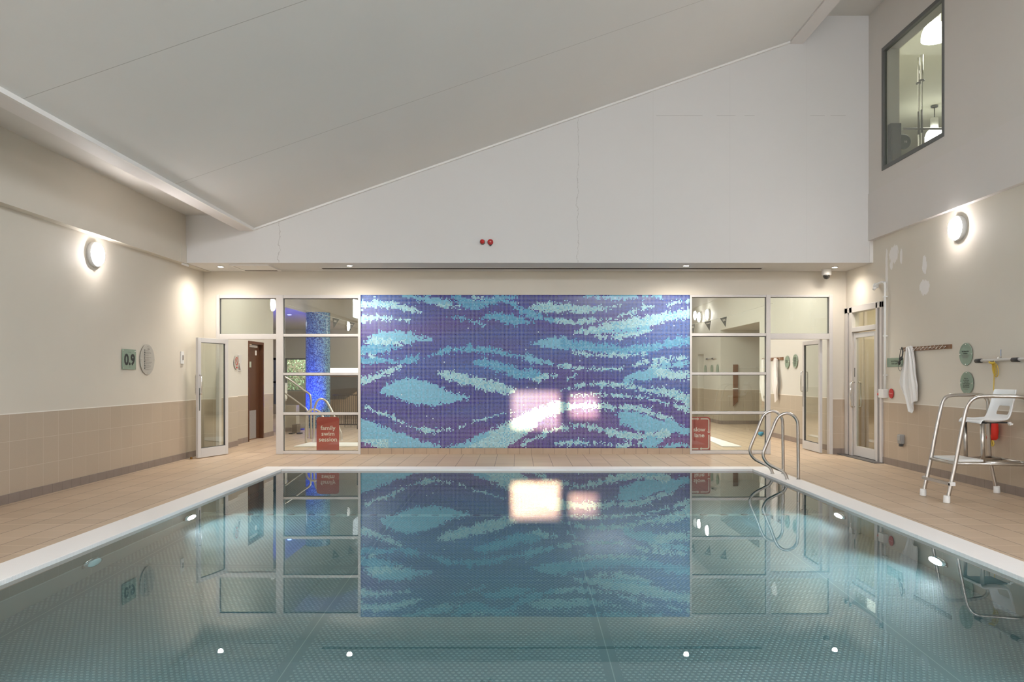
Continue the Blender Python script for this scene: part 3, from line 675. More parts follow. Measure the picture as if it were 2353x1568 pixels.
seg(*pts[-1], pts[-1][0], bz(992)); head(pts[-1][0], bz(993), 0, -1); seg(pts[-1][0], bz(1000), pts[-1][0], bz(1030)); seg(pts[-1][0] - .02, bz(1032.5), bx(1614), bz(1032.5)); seg(pts[-1][0], bz(1030), pts[-1][0] - .02, bz(1032.5)); head(bx(1614), bz(1032.5), -1, 0); seg(bx(1607), bz(1032.5), bx(1590), bz(1032.5))
ar.build('arrow_print', M_whiteink, rs, recalc=False)

# ------------------------------------------------------------------ wall lamps and downlights
def wall_lamp(X, Y, z, s, label, power=0):
    """s = +1 when the lamp faces +X"""
    r = thing('wall_lamp', label, 'wall lamp', (X, Y, z), 'round lamps on the side walls')
    MB().lathe([(.158, 0), (.158, .05), (.150, .058), (.145, .05)], (X, Y, z), (s, 0, 0), 40).build('housing', M_white, r)
    MB().lathe([(.142, .045), (.142, .06), (.13, .085), (.10, .10), (.05, .108), (.001, .11)], (X, Y, z), (s, 0, 0), 40).build('diffuser', M_lamp, r)
    return r
wall_lamp(XL, 10.12, 2.895, 1, 'round glowing wall lamp on the left wall below the bulkhead')
wall_lamp(XR, 10.16, 3.235, -1, 'round glowing wall lamp on the right wall below the high window')
wall_lamp(XL, 2.4, 2.895, 1, 'round glowing wall lamp further back on the left wall, beside the camera')
wall_lamp(XR, -3.2, 3.235, -1, 'round glowing wall lamp on the right wall far behind the camera')
wall_lamp(XR, 2.4, 3.235, -1, 'round glowing wall lamp further back on the right wall, beside the camera')
def downlight(X, Y, z, label, power, col=(1, .93, .84), group='downlights in the far soffit', vis=True, m=None):
    r = thing('downlight', label, 'downlight', (X, Y, z - .012), group)
    MB().lathe([(.055, -.012), (.055, -.004), (.042, 0), (.042, .012)], (X, Y, z), (0, 0, 1), 28).build('trim_ring', M_white, r)
    MB().lathe([(.04, -.013), (.03, -.016), (.001, -.017)], (X, Y, z), (0, 0, 1), 28).build('bulb', m or M_down, r)
    light('downlight_beam', 'SPOT', (X, Y, z - .03), power, col, spot_size=math.radians(165), spot_blend=1.0, shadow_soft_size=.04)
for X_, Y_, lb, pw in ((-4.87, 13.05, 'soffit downlight at the far left corner above the glass door', 46), (-2.73, 12.92, 'soffit downlight above the left edge of the mural', 66), (2.73, 12.92, 'soffit downlight above the right edge of the mural', 66), (5.22, 13.12, 'soffit downlight at the far right corner beside the dome camera', 25)):
    downlight(X_, Y_, ZS, lb, pw)

# dome camera
c_ = thing('dome_camera', 'white ceiling dome security camera with black bubble at far right', 'security camera', (5.2, 13.42, ZS - .17))
MB().lathe([(.078, 0), (.078, -.09), (.072, -.10), (.05, -.105)], (5.2, 13.42, ZS), (0, 0, 1), 32).build('housing', M_white, c_)
MB().lathe([(.055, -.10), (.055, -.115), (.048, -.145), (.03, -.163), (.001, -.17)], (5.2, 13.42, ZS), (0, 0, 1), 24).build('bubble', mat('smoked_dome', (.02, .018, .016), .08, spec=.8), c_)
# fire beacons
z_ = CH + (VY - 557) * YU / F; x_ = (1109 - VX) * YU / F
a_ = thing('fire_beacon', 'small dark red round fire beacon, left of the pair high on the wall', 'alarm', (x_, YU, z_))
MB().lathe([(.04, 0), (.04, .03)], (x_, YU, z_), (0, -1, 0), 28).build('base', mat('brown_plastic', (.16, .09, .07), .4), a_)
MB().lathe([(.034, .03), (.034, .055), (.02, .068), (.001, .072)], (x_ - .004, YU, z_ + .005), (0, -1, 0), 28).build('lens', M_red, a_)
x_ = (1127 - VX) * YU / F
a_ = thing('fire_sounder', 'larger red round fire sounder with pale centre, right of the pair high on the wall', 'alarm', (x_, YU, z_))
MB().lathe([(.046, 0), (.046, .03), (.04, .05), (.03, .055), (.028, .045), (.02, .045), (.018, .055)], (x_, YU, z_), (0, -1, 0), 32).build('horn', M_red, a_)
MB().lathe([(.012, .045), (.012, .06), (.001, .062)], (x_, YU, z_), (0, -1, 0), 20).build('centre_cap', mat('pink_cap', (.7, .35, .32), .4), a_)
MB().prism([(x_ - .022, z_ - .04), (x_ + .022, z_ - .04), (x_ + .008, z_ - .062), (x_ - .008, z_ - .062)], 'y', YU - .03, YU).build('cable_gland', M_black, a_)

# ------------------------------------------------------------------ ladder rails
def ladder_rail(Y, label):
    xz = [(3.507, -.06), (3.507, 0), (3.490, .055), (3.452, .104), (3.354, .154), (3.262, .205), (3.210, .270), (3.196, .338), (3.231, .437), (3.292, .584), (3.354, .744), (3.405, .825), (3.495, .864), (3.580, .840), (3.632, .775), (3.647, .695), (3.650, .5), (3.653, .25), (3.655, 0)]
    r = thing('ladder_rail', label, 'pool ladder rail', (3.58, Y, 0), 'steel ladder rails at the right pool edge')
    MB().tube([(x, Y, z) for x, z in xz], .0205, 16, 5).build('rail', M_steel, r)
    for xx in (3.655, 3.507): MB().lathe([(.027, 0), (.027, .004), (.022, .006)], (xx, Y, .002), (0, 0, 1), 20).build('collar', M_chrome, r)
ladder_rail(10.376, 'curved steel ladder handrail, the nearer of the pair at right pool edge')
ladder_rail(10.97, 'curved steel ladder handrail, the farther of the pair at right pool edge')

# ------------------------------------------------------------------ lifeguard chair
lg = thing('lifeguard_chair', 'low steel tube lifeguard chair with white plastic seat on the right deck', 'lifeguard chair', (5.05, 8.8, 0))
R_ = .0205
def side_frame(yf, yb, ytop):
    pts = [(4.572, yf, .03), (4.61, yf, .2), (4.66, yf, .43), (4.71, yf, .70), (4.765, yf, .97), (4.80, yf + (ytop - yf) * .1, 1.07), (4.86, yf + (ytop - yf) * .2, 1.122), (4.94, yf + (ytop - yf) * .3, 1.136), (5.1, yf + (ytop - yf) * .6, 1.137), (5.24, ytop, 1.136), (5.32, ytop, 1.12), (5.365, ytop, 1.07), (5.375, ytop, .98)]
    p2 = pts + [(5.39, yb * .3 + ytop * .7, .80), (5.44, yb * .8 + ytop * .2, .44), (5.47, yb, .30), (5.53, yb, .03)]
    return [Vector(p) for p in p2]
MB().tube(side_frame(8.98, 9.2, 9.10), R_, 14, 4).build('side_frame', M_steel, lg)
MB().tube(side_frame(8.475, 8.27, 8.36), R_, 14, 4).build('side_frame', M_steel, lg)
zp = .418
for pts in ([(4.655, 8.98, zp), (4.655, 8.475, zp)], [(5.44, 9.17, zp), (5.44, 8.3, zp)], [(4.66, 8.475, zp), (5.03, 8.43, zp), (5.44, 8.32, zp)], [(4.66, 8.98, zp), (5.03, 9.0, zp), (5.44, 9.15, zp)], [(4.98, 8.9, zp - .003), (5.44, 8.95, zp - .003)], [(4.98, 8.6, zp - .003), (5.44, 8.6, zp - .003)]):
    MB().tube([Vector(p) for p in pts], .0165, 12).build('crossbar', M_steel, lg)
for (x, y) in ((4.572, 8.98), (4.566, 8.475), (5.53, 9.2), (5.53, 8.27)):
    d = Vector((.04 if x < 5 else -.04, 0, 1)).normalized(); MB().lathe([(.034, 0), (.035, .005), (.033, .075), (.028, .078)], (x - (.004 if x < 5 else -.004), y, 0.001), d, 20).build('foot_cap', M_white, lg)
MB().box(4.578, 4.628, 8.44, 9.03, .186, .214).build('step', M_steel, lg, bevel=.002)
MB().box(4.578, 4.632, 8.43, 8.47, .185, .225).build('step_cap', M_white, lg)
MB().box(4.59, 4.62, 9.0, 9.03, .19, .22).build('step_cap', M_white, lg)
MB().box(4.675, 4.97, 8.50, 8.96, zp + .015, zp + .04).build('platform_board', M_white, lg, bevel=.004)
for (x, y) in ((5.035, 8.95), (5.015, 8.585)):
    MB().tube([Vector((x, y, zp)), Vector((x - .01, y, .84))], R_ + .001, 14).build('seat_post', M_steel, lg)
MB().box(5.0, 5.30, 8.62, 8.92, .838, .853).box(5.0, 5.05, 8.58, 8.96, .835, .85).build('seat_bracket', M_black, lg)
# seat shell: profile swept across width, with a hole in the lower back
def seat_shell():
    prof = [(4.972, .838), (4.978, .868), (5.01, .872), (5.07, .862), (5.16, .860), (5.24, .868), (5.285, .885), (5.305, .93), (5.315, .955), (5.335, 1.02), (5.355, 1.10), (5.375, 1.18), (5.380, 1.205)]
    ys = [8.555, 8.575, 8.62, 8.66, 8.70, 8.77, 8.84, 8.88, 8.92, 8.965, 8.985]
    n = len(ys); mb = MB(); vs = []
    for i, (x, z) in enumerate(prof):
        back = i >= 6; up = max(0, (z - .88) / .33) if back else 0
        for k, y in enumerate(ys):
            e = min(k, n - 1 - k); lip = (.022, .008, 0)[e] if e < 3 else 0
            cy = 8.77; yy_ = cy + (y - cy) * (1 - .10 * up)
            curve = .05 * (1 - abs((k - 5) / 5) ** 2) if back else 0
            vs.append((x + curve * .6 - (lip if back else 0), yy_, z + (lip if not back else 0) * (1 if i > 1 else -.5) - (.012 * (1 - abs((k - 5) / 5) ** 2) if 1 < i < 6 else 0)))
    fs = []
    for i in range(len(prof) - 1):
        for k in range(n - 1):
            if i in (7, 8) and 3 <= k <= n - 5: continue
            fs.append((i * n + k, i * n + k + 1, (i + 1) * n + k + 1, (i + 1) * n + k))
    return mb.add(vs, fs, True)
ss = seat_shell().build('seat', mat('white_seat_shell', (.80, .80, .80), .35), lg)
m_ = ss.modifiers.new('thickness', 'SOLIDIFY'); m_.thickness = .014; m_.offset = 0
m_ = ss.modifiers.new('smooth', 'SUBSURF'); m_.levels = 2; m_.render_levels = 2
MB().box(5.30, 5.33, 8.60, 8.64, .835, .852).prism([(5.31, .838), (5.35, .838), (5.345, .82), (5.335, .83), (5.325, .815), (5.315, .828)], 'y', 8.6, 8.64).build('clip', M_white, lg)

# ------------------------------------------------------------------ things on the right wall
XS = XR - .02
def disc_sign(name, label, X, Y, z, dia, s, m, bead=True, group=None, cat='sign'):
    r = thing(name, label, cat, (X, Y, z), group)
    MB().lathe([(dia / 2, .012), (dia / 2, .018), (dia / 2 - .002, .02)], (X, Y, z), (s, 0, 0), 48).build('plate', m, r)
    if bead:
        for a in range(4):
            yy_, zz = Y + math.cos(a * PI / 2) * dia * .44, z + math.sin(a * PI / 2) * dia * .44
            MB().lathe([(.007, 0), (.007, .024), (.004, .027)], (X, yy_, zz), (s, 0, 0), 12).build('stud', M_chrome, r)
    return r
def rows_of_print(mb, X, Yc, s, zt, rows, pitch, width, h, rnd, left=False):
    """unreadably small lines of print as thin strips, broken into words"""
    for k in range(rows):
        y = -width / 2; wlen = width * (rnd.uniform(.75, 1) if k < rows - 1 else .6)
        while y < -width / 2 + wlen:
            wd = rnd.uniform(.012, .04); wd = min(wd, -width / 2 + wlen - y + .004); z = zt - k * pitch; off = 0 if left else (width - wlen) / 2
            ya, yb = Yc - s * -1 * (y + off) * 1.0, Yc - s * -1 * (y + off + wd)
            mb.add([(X, ya, z), (X, yb, z), (X, yb, z + h), (X, ya, z + h)], [(0, 1, 2, 3)]); y += wd + .006
rnd = random.Random(5)
RW = dict(right=(0, -1, 0), up=(0, 0, 1))   # lettering on the right wall reads towards the camera
XF = XR - .0225
g1 = disc_sign('round_sign', 'green round pool supervision guidelines sign, upper of two on right wall', XR, 10.0, 1.622, .285, -1, M_green)
text_mesh(['Pool Supervision', 'Guidelines'], .024, (XF + .002, 10.0, 1.652), (0, -1, 0), (0, 0, 1), M_ink, 'lettering', g1, .002, 1.1, .015)
mb = MB(); rows_of_print(mb, XF - .001, 10.0, 1, 1.608, 4, .011, .18, .004, rnd); mb.build('small_print', M_ink2, g1, recalc=False)
g2 = disc_sign('round_sign', 'green round sign on children under 8 in the main pool, lower of two', XR, 9.98, 1.262, .285, -1, M_green)
text_mesh(['Main Pool', 'Any child under', '8 years old', 'must be supervised', 'by a responsible', 'adult in the water.'], .0205, (XF + .002, 9.98, 1.312), (0, -1, 0), (0, 0, 1), M_ink, 'lettering', g2, .002, 1.05, .015)
MB().add([(XF - .001, 9.94, 1.182), (XF - .001, 10.02, 1.182), (XF - .001, 10.02, 1.1865), (XF - .001, 9.94, 1.1865)], [(0, 1, 2, 3)]).build('small_print', M_ink2, g2, recalc=False)
ls = thing('locker_room_sign', 'green rectangular female and family locker room sign beside side door', 'sign', (XR, 11.9, 1.485))
MB().box(XR - .012, XR, 11.655, 12.145, 1.485, 1.618).build('plate', M_green, ls, bevel=.002)
text_mesh(['female & family', 'locker room'], .036, (XR - .012, 11.9, 1.558), (0, -1, 0), (0, 0, 1), M_ink, 'lettering', ls, .002, 1.0, .01)
# call point and disc
e_ = thing('emergency_button', 'white emergency call box with red push button on the side door frame', 'emergency button', (XR - .05, 12.22, 1.01))
MB().box(XR - .075, XR - .0, 12.13, 12.30, 1.01, 1.145).build('box', M_white, e_, bevel=.006)
MB().lathe([(.012, 0), (.012, .02), (.024, .022), (.024, .04), (.018, .046)], (XR - .05, 12.30, 1.065), (0, 1, 0), 20).build('push_button', mat('bright_red', (.6, .03, .01), .3), e_)
rd = disc_sign('emergency_disc', 'small bright red round emergency sign on right wall beside the call box', XR, 12.0, 1.083, .148, -1, mat('red_disc', (.50, .015, .015), .35), bead=False)
text_mesh(['Emergency'], .026, (XF + .002, 12.0, 1.078), (0, -1, 0), (0, 0, 1), M_whiteink, 'lettering', rd, .002)
# conduit pipe
cp_ = thing('conduit_pipe', 'white vertical pipe beside the side door bending left at its top', 'pipe', (XR - .03, 12.17, .955))
MB().tube([(XR - .03, 12.17, 1.147), (XR - .03, 12.17, 1.9), (XR - .03, 12.17, 2.70), (XR - .03, 12.185, 2.76), (XR - .035, 12.24, 2.79), (XR - .05, 12.33, 2.785), (XR - .06, 12.40, 2.765)], .017, 12, 4).build('pipe', M_white, cp_)
MB().lathe([(.045, 0), (.045, .02), (.03, .035), (.03, .05)], (XR - .055, 12.44, 2.755), (.2, -1, .1), 20).lathe([(.03, 0), (.02, .05)], (XR - .06, 12.43, 2.735), (-.6, 0, -.8), 16).build('end_fitting', M_white, cp_)
for zz in (1.35, 1.95, 2.55): MB().box(XR - .052, XR, 12.145, 12.195, zz, zz + .02).build('clip', M_white, cp_)
# socket
so = thing('wall_socket', 'small grey weatherproof socket low on the right wall', 'socket', (XR, 11.66, .32))
MB().box(XR - .055, XR, 11.61, 11.72, .355, .49).build('box', mat('grey_plastic', (.28, .27, .26), .5), so, bevel=.006)
MB().box(XR - .07, XR - .055, 11.625, 11.705, .40, .48).build('flap', mat('light_grey_plastic', (.36, .35, .34), .4), so, bevel=.006)
MB().box(XR - .05, XR - .01, 11.64, 11.69, .315, .355).build('cable_entry', M_gasket, so)
# coat rack with hooks
cr_ = thing('coat_rack', 'long brown wooden coat rack with steel hooks on the right wall', 'coat rack', (XR, 10.97, 1.70))
MB().box(XR - .022, XR, 10.34, 11.62, 1.706, 1.763).build('board', M_rackwood, cr_, bevel=.003)
for i in range(12):
    y = 10.46 + i * .098
    MB().lathe([(.009, 0), (.009, .006)], (XR - .022, y, 1.738), (-1, 0, 0), 10).tube([(XR - .024, y, 1.738), (XR - .05, y, 1.735), (XR - .062, y, 1.748), (XR - .064, y, 1.76)], .0045, 8, 3).tube([(XR - .03, y, 1.735), (XR - .045, y, 1.715), (XR - .058, y, 1.718)], .004, 8, 3).build('hook', M_chrome, cr_)
MB().tube([(XR - .01, 11.62, 1.735), (XR - .03, 11.66, 1.735), (XR - .05, 11.67, 1.74)], .006, 8, 3).build('hook', M_chrome, cr_)

def hanging_towel(label, x, y, ztop, length, width, seed, axis='y', s=-1, group=None):
    """towel hung from one point, gathered into folds that widen downward"""
    rr = random.Random(seed); nv, nu = 40, 48; vs = []
    edge = [rr.uniform(-.06, .06) for _ in range(8)]
    for i in range(nv + 1):
        v = i / nv
        w_ = width * min(1, .16 + 1.25 * v ** .75) * (1 - .5 * max(0, v - .62) / .38)
        drift = -.03 * v + .06 * max(0, v - .6) * (-1 if seed % 2 else 1)
        for j in range(nu + 1):
            u = j / nu; k = math.sin(u * PI * 5 + 1.3 * v + seed) * .028 * (1 - .3 * v) + math.sin(u * PI * 11 + 4 * v) * .008
            dz = -length * v * (1 - .22 * abs(u - .45) * (v ** 2) * 2 + .05 * math.sin(u * 7 + seed))
            a = (u - .5) * w_ + drift + .012 * math.sin(9 * v + seed)
            out = .045 + k + .02 * math.sin(PI * v)
            out = max(.012, out)
            if axis == 'y': vs.append((x + s * out, y + a, ztop + dz + .015 * (1 - v) * math.cos(u * PI * 2)))
    fs = [(i * (nu + 1) + j, i * (nu + 1) + j + 1, (i + 1) * (nu + 1) + j + 1, (i + 1) * (nu + 1) + j) for i in range(nv) for j in range(nu)]
    o = MB().add(vs, fs, True).build('towel', M_towel, recalc=False); tag(o, label, 'towel', group)
    so_ = o.modifiers.new('thickness', 'SOLIDIFY'); so_.thickness = .008
    return o
hanging_towel('crumpled white towel hanging from the brown coat rack on the right wall', XR - .02, 11.36, 1.76, .95, .46, 3)
# goggles hanging over the towel
gg = thing('swim_goggles', 'black swimming goggles hung by their strap over the white towel', 'goggles', (XR - .13, 11.44, 1.76))
MB().tube([(XR - .125, 11.44, 1.758), (XR - .13, 11.47, 1.70), (XR - .13, 11.50, 1.60), (XR - .13, 11.50, 1.55)], .005, 8, 4).tube([(XR - .125, 11.44, 1.758), (XR - .13, 11.40, 1.70), (XR - .13, 11.42, 1.62), (XR - .13, 11.47, 1.57)], .009, 8, 4).build('strap', M_black, gg)
MB().lathe([(.03, 0), (.034, .012), (.02, .02)], (XR - .13, 11.49, 1.54), (-1, 0, 0), 20).lathe([(.026, 0), (.03, .012), (.02, .02)], (XR - .13, 11.43, 1.60), (-1, 0, 0), 20).build('eye_cup', M_black, gg)
MB().tube([(XR - .13, 11.52, 1.53), (XR - .13, 11.53, 1.46), (XR - .13, 11.48, 1.42), (XR - .13, 11.43, 1.45), (XR - .13, 11.44, 1.52)], .0035, 8, 5).build('loose_strap', M_darkgrey, gg)

# reach pole with hook, cord and throw bag
rp = thing('reach_pole', 'silver reach pole with black grips resting on hooks on the right wall', 'reach pole', (XR - .06, 9.0, 1.53))
MB().tube([(XR - .06, 9.70, 1.533), (XR - .06, 7.4, 1.545)], .0195, 14).build('shaft', mat('satin_aluminium', (.66, .65, .63), .4, .3), rp)
for a_, b_ in ((9.705, 9.575), (8.99, 8.86)): MB().lathe([(.012, 0), (.026, .008), (.026, a_ - b_ - .008), (.016, a_ - b_)], (XR - .06, a_, 1.533), (0, -1, .005), 18).build('grip', M_black, rp)
ph = thing('pole_hook', 'small steel wall bracket holding the reach pole', 'bracket', (XR, 9.29, 1.54))
MB().box(XR - .006, XR, 9.28, 9.305, 1.56, 1.66).tube([(XR - .004, 9.292, 1.575), (XR - .035, 9.292, 1.565), (XR - .06, 9.292, 1.508), (XR - .085, 9.292, 1.535)], .006, 8, 4).build('bracket', M_chrome, ph)
MB().tube([(XR - .004, 9.40, 1.53), (XR - .035, 9.40, 1.515), (XR - .06, 9.40, 1.510), (XR - .083, 9.40, 1.53)], .006, 8, 4).build('hook', M_chrome, ph)
yr = mat('yellow_rope', (.62, .42, .05), .7)
mb = MB()
for (dy, w_, zb) in ((0, .028, 1.36), (-.02, .05, 1.34), (.02, .022, 1.37)):
    pts = [(XR - .075, 9.35 + dy, 1.512)] + [(XR - .04 - .008 * math.cos(a), 9.355 + dy + w_ * math.sin(a), (1.50 + zb) / 2 + (1.50 - zb) / 2 * math.cos(a)) for a in [i * PI / 4 for i in range(1, 8)]] + [(XR - .07, 9.35 + dy, 1.512)]
    mb.tube(pts, .005, 7, 4)
mb.tube([(XR - .08, 9.39, 1.515), (XR - .085, 9.34, 1.50), (XR - .06, 9.30, 1.515)], .012, 8, 4)
mb.tube([(XR - .035, 9.37, 1.50), (XR - .03, 9.385, 1.3), (XR - .03, 9.39, 1.15), (XR - .03, 9.375, .95), (XR - .035, 9.36, .80)], .0055, 7, 4)
mb.build('cord_mesh', yr).name = 'rescue_cord'; tag(bpy.data.objects['rescue_cord'], 'thin yellow cord looped on the pole hook and hanging down', 'rope')
tb = thing('throw_bag', 'small red rescue throw bag hanging behind the lifeguard chair', 'throw bag', (XR - .06, 9.34, .60))
MB().lathe([(.035, 0), (.052, .02), (.058, .10), (.054, .19), (.04, .215)], (XR - .065, 9.345, .60), (0, 0, 1), 20).build('bag', mat('red_fabric', (.62, .025, .01), .7), tb)
MB().box(XR - .128, XR - .09, 9.31, 9.38, .66, .80).build('label_panel', M_black, tb, bevel=.008)
MB().tube([(XR - .11, 9.38, .66), (XR - .1, 9.41, .62), (XR - .08, 9.40, .58), (XR - .1, 9.36, .60)], .008, 8, 4).build('red_strap', M_red, tb)
MB().tube([(XR - .08, 9.35, .60), (XR - .09, 9.37, .55), (XR - .08, 9.34, .54), (XR - .08, 9.33, .60)], .006, 8, 4).tube([(XR - .08, 9.36, .60), (XR - .09, 9.32, .53), (XR - .08, 9.30, .56), (XR - .08, 9.33, .60)], .006, 8, 4).build('rope_tail', yr, tb)

# ------------------------------------------------------------------ things on the left wall
ds = thing('depth_sign', 'green rectangular pool depth sign reading 0.9 on the left wall', 'sign', (XL, 11.03, 1.44))
MB().box(XL + .012, XL + .022, 10.84, 11.22, 1.437, 1.718).build('plate', M_green, ds, bevel=.002)
for y in (10.865, 11.195):
    for zz in (1.462, 1.693): MB().lathe([(.007, 0), (.007, .026), (.004, .029)], (XL, y, zz), (1, 0, 0), 12).build('stud', M_chrome, ds)
text_mesh(['0.9'], .205, (XL + .022, 11.03, 1.506), (0, 1, 0), (0, 0, 1), M_ink, 'number', ds, .002, 1, .04, stretch=1.22)
text_mesh(['Pool depth'], .018, (XL + .022, 11.03, 1.672), (0, 1, 0), (0, 0, 1), M_ink, 'lettering', ds, .002)
text_mesh(['metres'], .018, (XL + .022, 11.03, 1.47), (0, 1, 0), (0, 0, 1), M_ink, 'lettering', ds, .002)
rs_ = disc_sign('round_sign', 'pale grey round notice with small print beside the depth sign', XL, 11.575, 1.585, .44, 1, M_cream)
mb = MB(); rows_of_print(mb, XL + .0215, 11.60, 1, 1.735, 1, .02, .10, .007, rnd); mb.build('heading_print', M_ink, rs_, recalc=False)
mb = MB()
for (zt, n_) in ((1.71, 1), (1.69, 3), (1.64, 1), (1.615, 2), (1.585, 1), (1.565, 1), (1.545, 3), (1.505, 1), (1.49, 3), (1.445, 2)): rows_of_print(mb, XL + .0215, 11.60, 1, zt, n_, .012, .20, .0045, rnd, True)
mb.build('small_print', M_ink2, rs_, recalc=False)
mb = MB(); z0 = 1.73
while z0 > 1.44:
    h_ = rnd.uniform(.006, .022); wd = rnd.uniform(.018, .028); mb.add([(XL + .0215, 11.468, z0), (XL + .0215, 11.468 + wd, z0), (XL + .0215, 11.468 + wd, z0 - h_), (XL + .0215, 11.468, z0 - h_)], [(0, 1, 2, 3)]); z0 -= h_ + .006
mb.build('vertical_print', M_ink, rs_, recalc=False)
wsn = thing('wall_switch', 'narrow white switch panel on the left wall near the glass door', 'switch', (XL, 12.79, 1.54))
MB().box(XL, XL + .02, 12.74, 12.84, 1.54, 1.74).build('plate', M_white, wsn, bevel=.003)
MB().box(XL + .02, XL + .026, 12.775, 12.805, 1.60, 1.68).build('button', M_ink2, wsn)

# ------------------------------------------------------------------ far pool room behind the glass
FX, FR = -5.50, 5.60
w_ = MB(); w_.box(FX - .25, FX, 13.84, 16.24, T, 4.35); w_.box(FX - .25, FX, 17.2, 17.9, T, 4.35); w_.box(FX - .25, FX, 16.24, 17.2, 2.05, 4.35); w_.box(FX - .25, FX, 17.9, 28, 2.97, 4.35)
struct('wall_far_left', w_, M_farwall)
w_ = MB(); w_.box(FX, FX + .10, 13.84, 15.35, T, 4.35); struct('wall_far_left_pier', w_, M_farwall)
w_ = MB(); w_.box(FR, FR + .2, 13.84, 18.46, T, 4.35); w_.box(FR, FR + .2, 18.46, 22, 2.6, 4.35); w_.box(FR, FR + .2, 22, 24.0, T, 4.35); w_.box(FR, FR + .2, 24.8, 28, T, 4.35); w_.box(FR, FR + .2, 24.0, 24.8, 2.0, 4.35)
w_.box(FR + .2, 9.2, 22, 22.2, T, 2.8); w_.box(9.0, 9.2, 18.46, 22, T, 2.8); w_.box(FR + .2, 9.2, 18.26, 18.46, T, 2.8); w_.box(FR + .2, 9.0, 18.46, 22, 2.6, 2.8); w_.box(FR + .2, FR + .9, 24.0, 24.8, T, 2.0)
struct('wall_far_right', w_, M_farwall)
w_ = MB(); w_.box(-12.5, -8.2, 28, 28.2, T, 4.35); w_.box(-8.2, -7.0, 28, 28.2, T, .80); w_.box(-8.2, -7.0, 28, 28.2, 1.95, 4.35); w_.box(-7.0, 9.2, 28, 28.2, T, 4.35)
struct('wall_far_back', w_, M_farwall)
w_ = MB(); w_.box(-12.5, -12.3, 17.9, 28, T, 4.35); w_.box(-12.5, FX - .25, 17.7, 17.9, T, 4.35); struct('wall_far_side', w_, M_farwall)
w_ = MB(); w_.box(FX - .25, 9.2, YB + .15, 28.2, 4.35, 4.5); w_.box(-12.5, FX - .25, 17.7, 28.2, 2.97, 3.1); struct('ceiling_far', w_, M_ceil)
struct('baseboard_far_left', MB().box(FX, FX + .012, 15.35, 16.2, 0, .1).box(FX, FX + .012, 17.24, 17.9, 0, .1).box(FX + .1, FX + .112, 13.84, 15.35, 0, .1), M_skirt)
struct('baseboard_far_right', MB().box(FR - .012, FR, 13.84, 18.46, 0, .1).box(FR, 9, 21.988, 22, 0, .1).box(FR - .012, FR, 22, 24, 0, .1), M_skirt)
light('far_room_light', 'AREA', (1.2, 19.0, 4.3), 190, (.98, 1, .93), size=4.0)
light('far_room_alcove_light', 'AREA', (-8.6, 22.5, 2.9), 22, (.85, .92, 1), size=2.0)
light('far_entry_light', 'AREA', (-4.4, 15.2, 4.3), 32, (1, .95, .88), size=.8)
light('far_entry_light_right', 'AREA', (4.6, 15.2, 4.3), 34, (1, .95, .88), size=.8)
# brown door
bd = thing('door_4', None, None, (FX - .08, 16.72, 0), kind='structure')
MB().box(FX - .11, FX - .07, 16.29, 17.15, .01, 2.0).build('door_leaf', M_wood, bd, bevel=.003)
MB().box(FX - .1, FX + .012, 16.235, 16.285, 0, 2.06).box(FX - .1, FX + .012, 17.155, 17.205, 0, 2.06).box(FX - .1, FX + .012, 16.285, 17.155, 2.005, 2.06).build('door_frame', wood_mat('door_frame_wood', (.075, .028, .012), (.13, .05, .02)), bd)
kp = mat('kick_plate', (.40, .39, .39), .35, .5); t = NT(kp); p, x, y, z = t.pos()
t.bump(t.math('MULTIPLY', t.math('SINE', t.math('MULTIPLY', y, 120)), t.math('SINE', t.math('MULTIPLY', z, 70))), .8, .004)
MB().box(FX - .07, FX - .066, 16.31, 16.93, .03, .62).build('kick_plate', kp, bd)
MB().box(FX - .07, FX - .05, 16.32, 16.98, 1.94, 1.985).build('door_closer', mat('closer_metal', (.55, .53, .5), .4, .3), bd)
MB().box(FX - .07, FX - .064, 16.44, 16.62, 1.52, 1.64).build('door_sign', mat('pale_green', (.42, .48, .40), .4), bd)
MB().box(FX - .07, FX - .064, 16.88, 16.96, 1.78, 1.88).build('door_notice', M_white, bd)
# no diving sign and board
nd = disc_sign('prohibition_sign', 'round cream sign with red circle beyond the left doorway', FX + .1, 15.24, 1.60, .26, 1, M_cream)
ringm = mat('sign_red', (.45, .04, .03), .4); mb = MB(); n = 36; X_ = FX + .1225
vs = []; fs = []
for k in range(n):
    a = 2 * PI * k / n
    for r_ in (.062, .078): vs.append((X_, 15.24 + r_ * math.cos(a), 1.625 + r_ * math.sin(a)))
fs = [(2 * k, 2 * k + 1, (2 * k + 3) % (2 * n), (2 * k + 2) % (2 * n)) for k in range(n)]
mb.add(vs, fs); mb.add([(X_, 15.19, 1.67), (X_, 15.20, 1.68), (X_, 15.29, 1.58), (X_, 15.28, 1.57)], [(0, 1, 2, 3)]); mb.add([(X_, 15.2, 1.49), (X_, 15.28, 1.49), (X_, 15.28, 1.52), (X_, 15.2, 1.52)], [(0, 1, 2, 3)])
mb.build('ring_print', ringm, nd, recalc=False)
bo = thing('notice_board', 'small white and grey notice board left of the brown door', 'notice', (FX, 15.6, 1.44))
MB().box(FX, FX + .02, 15.48, 15.80, 1.44, 1.76).build('board', mat('board_face', (.6, .59, .57), .35), bo, bevel=.003)
MB().add([(FX + .0215, 15.52, 1.75), (FX + .0215, 15.6, 1.75), (FX + .0215, 15.68, 1.55), (FX + .0215, 15.74, 1.46), (FX + .0215, 15.62, 1.46), (FX + .0215, 15.56, 1.6)], [(0, 1, 2, 3, 4, 5)]).build('figure_print', M_ink2, bo, recalc=False)
